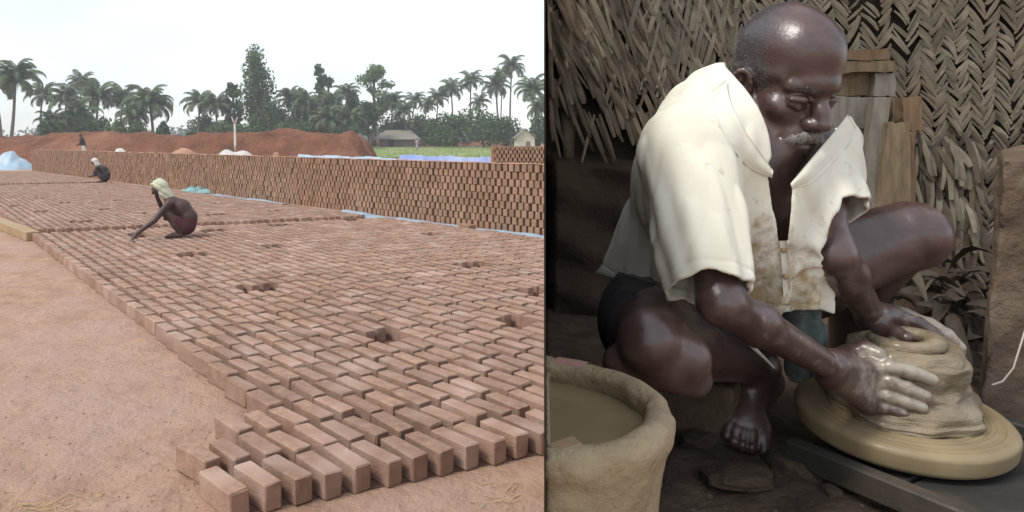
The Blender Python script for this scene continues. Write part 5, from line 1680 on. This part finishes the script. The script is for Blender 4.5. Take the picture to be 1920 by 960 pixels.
# collar: two pointed flaps lying on the cloth along the neck opening
def collar(side):
    if side < 0:  # his right, towards the camera
        ip = [(1362, 150), (1366, 178), (1378, 212), (1400, 250), (1427, 288), (1450, 320)]
        op = [(1336, 170), (1338, 200), (1350, 238), (1374, 278), (1405, 314), (1448, 334)]
    else:
        ip = [(1590, 214), (1570, 240), (1548, 266), (1524, 294), (1502, 320), (1482, 344)]
        op = [(1604, 240), (1594, 266), (1572, 294), (1546, 320), (1518, 344), (1486, 356)]
    inner = [np.array(p, dtype=np.float32) for p in ip]; outer = [np.array(p, dtype=np.float32) for p in op]
    def cr(pts, t):
        n = len(pts) - 1; f_ = t * n; i = min(int(f_), n - 1); f_ -= i
        p0, p1, p2, p3 = pts[max(i - 1, 0)], pts[i], pts[i + 1], pts[min(i + 2, n)]
        return .5 * (2 * p1 + (p2 - p0) * f_ + (2 * p0 - 5 * p1 + 4 * p2 - p3) * f_ ** 2 + (3 * p1 - p0 - 3 * p2 + p3) * f_ ** 3)
    nu_, nv_ = 30, 8
    px_ = np.zeros((nu_ + 1, nv_ + 1, 2)); dd = np.zeros((nu_ + 1, nv_ + 1))
    for u in range(nu_ + 1):
        a, b = np.array(cr(inner, u / nu_)), np.array(cr(outer, u / nu_))
        for v in range(nv_ + 1):
            px_[u, v] = a + (b - a) * v / nv_
            dd[u, v] = min(hit(*px_[u, v]), 1.40)
    for _ in range(6):                                # the flap spans small hollows of the cloth
        e_ = np.pad(dd, 1, mode='edge')
        dd = np.minimum(dd, (e_[:-2, 1:-1] + e_[2:, 1:-1] + e_[1:-1, :-2] + e_[1:-1, 2:]) / 4)
    V = []
    for lay in (0, 1):
        for u in range(nu_ + 1):
            for v in range(nv_ + 1):
                t = v / nv_
                V.append(L3(*px_[u, v], dd[u, v] - .0085 - .004 * math.sin(math.pi * t) - .005 * (1 - t) + .0035 * lay))
    F = []; n1 = (nu_ + 1) * (nv_ + 1)
    for u in range(nu_):
        for v in range(nv_):
            q = u * (nv_ + 1) + v
            F.append((q, q + nv_ + 1, q + nv_ + 2, q + 1)); F.append((n1 + q + 1, n1 + q + nv_ + 2, n1 + q + nv_ + 1, n1 + q))
    edge = [u * (nv_ + 1) for u in range(nu_ + 1)] + [nu_ * (nv_ + 1) + v for v in range(1, nv_ + 1)] + [u * (nv_ + 1) + nv_ for u in range(nu_ - 1, -1, -1)] + [v for v in range(nv_ - 1, 0, -1)]
    for a in range(len(edge)):
        b = edge[(a + 1) % len(edge)]; F.append((edge[a], b, b + n1, edge[a] + n1))
    me = mesh_np('collar', np.array(V) - off, F)
    return link('collar', me, shirt, M['shirt'], True)
collar(-1); collar(1)
# button placket down the front
V = []; n_ = 16
for k in range(n_ + 1):
    t = k / n_; px_, py_ = 1469 + 9 * t, 452 + 132 * t
    for w in (-7, 0, 7):
        V.append(L3(px_ + w, py_, hit(px_ + w, py_) - .0065 - (.001 if w == 0 else 0)))
V = np.array(V)
for _ in range(3): V[3:-3] = .25 * V[:-6] + .5 * V[3:-3] + .25 * V[6:]
F = [(k * 3 + a_, k * 3 + a_ + 1, k * 3 + a_ + 4, k * 3 + a_ + 3) for k in range(n_) for a_ in (0, 1)]
V2 = V + V3(.001, .004, 0); nn_ = len(V)
F += [tuple(nn_ + i for i in f[::-1]) for f in F]
for k in range(n_):
    F += [(k * 3 + 3, k * 3, nn_ + k * 3, nn_ + k * 3 + 3), (k * 3 + 2, k * 3 + 5, nn_ + k * 3 + 5, nn_ + k * 3 + 2)]
link('placket', mesh_np('placket', np.concatenate([V, V2]) - off, F), shirt, M['shirt'], True)
for k in (2, 8, 14):
    c = V[k * 3 + 1] + V3(-.0005, -.0015, 0)
    bmv, bmf = lathe([(.0001, .0012), (.004, .0012), (.0048, 0), (.0001, -.0012)], 14)
    mb = MB(); mb.add([np.array((x, -z, y)) + c - off for x, y, z in bmv], bmf); mb.build('button', M['plankpale'], shirt, True)
# shorts and the checked cloth at the waist
g = Grid(np.array([.24, 1.0, FZ + .05]), np.array([.80, 1.66, EYE - .20]), .004)
g.cone(hipR, hipL, .113, .113, .04); g.cone(pel, waist, .133, .13, .04)
g.cone(hipR, hipR * .62 + knR * .38, .101, .090, .02); g.cone(hipL, hipL * .72 + knL * .28, .112, .104, .02)
g.plane((0, 0, EYE - .245), (0, 0, 1))
P, F = g.mesh(); link('shorts', mesh_np('shorts', P - off, F), potter, M['shorts'], True)
g = Grid(np.array([.45, 1.0, FZ + .05]), np.array([.80, 1.5, EYE - .18]), .0035)
g.chain([L3(1500, 560, 1.27), L3(1508, 630, 1.28), L3(1500, 690, 1.30)], [.032, .030, .024], .02)
X, Y, Z = g.pts((slice(None),) * 3); g.D += (.004 * np.sin(X * 160 + Y * 60)).astype(np.float32)
P, F = g.mesh(); link('waist_cloth', mesh_np('waist_cloth', P - off, F), potter, M['checked'], True)
mb = MB(); mb.tube([np.array(L3(*t)) - off for t in ((1372, 612, 1.16), (1400, 640, 1.14), (1430, 668, 1.13), (1452, 690, 1.13))], [.003, .0042, .0026, .0016], 6)
mb.build('waist_string', M['whitecloth'], potter, True)
# low block that he sits on
mb = MB(); mb.box((0, 0, .05), (.26, .20, .12)); o = mb.build('low_seat', M['slab']); bevelled(o.data, .012, 2)
o.location = (float(pel[0]) + .02, float(pel[1]) + .09, FZ - .005); o.rotation_euler = (0, 0, R(-40))
tag(o, 'low earthen block under the seated potter', 'block')

# ------------------------------------------------------------------ thin haze over the yard
mb = MB(); mb.box((0, 95, 9.0), (420, 300, 21.0))
hz_o = mb.build('haze', None)
hm_ = bpy.data.materials.new('thin_haze'); hm_.use_nodes = True
nt = hm_.node_tree; nt.nodes.clear()
ou = nt.nodes.new('ShaderNodeOutputMaterial'); pv = nt.nodes.new('ShaderNodeVolumePrincipled')
pv.inputs['Color'].default_value = (0.95, 0.96, 0.97, 1); pv.inputs['Density'].default_value = 0.0012
nt.links.new(pv.outputs[0], ou.inputs['Volume']); hz_o.data.materials.append(hm_)
tag(hz_o, 'thin pale haze in the air over the brickyard', kind='stuff')
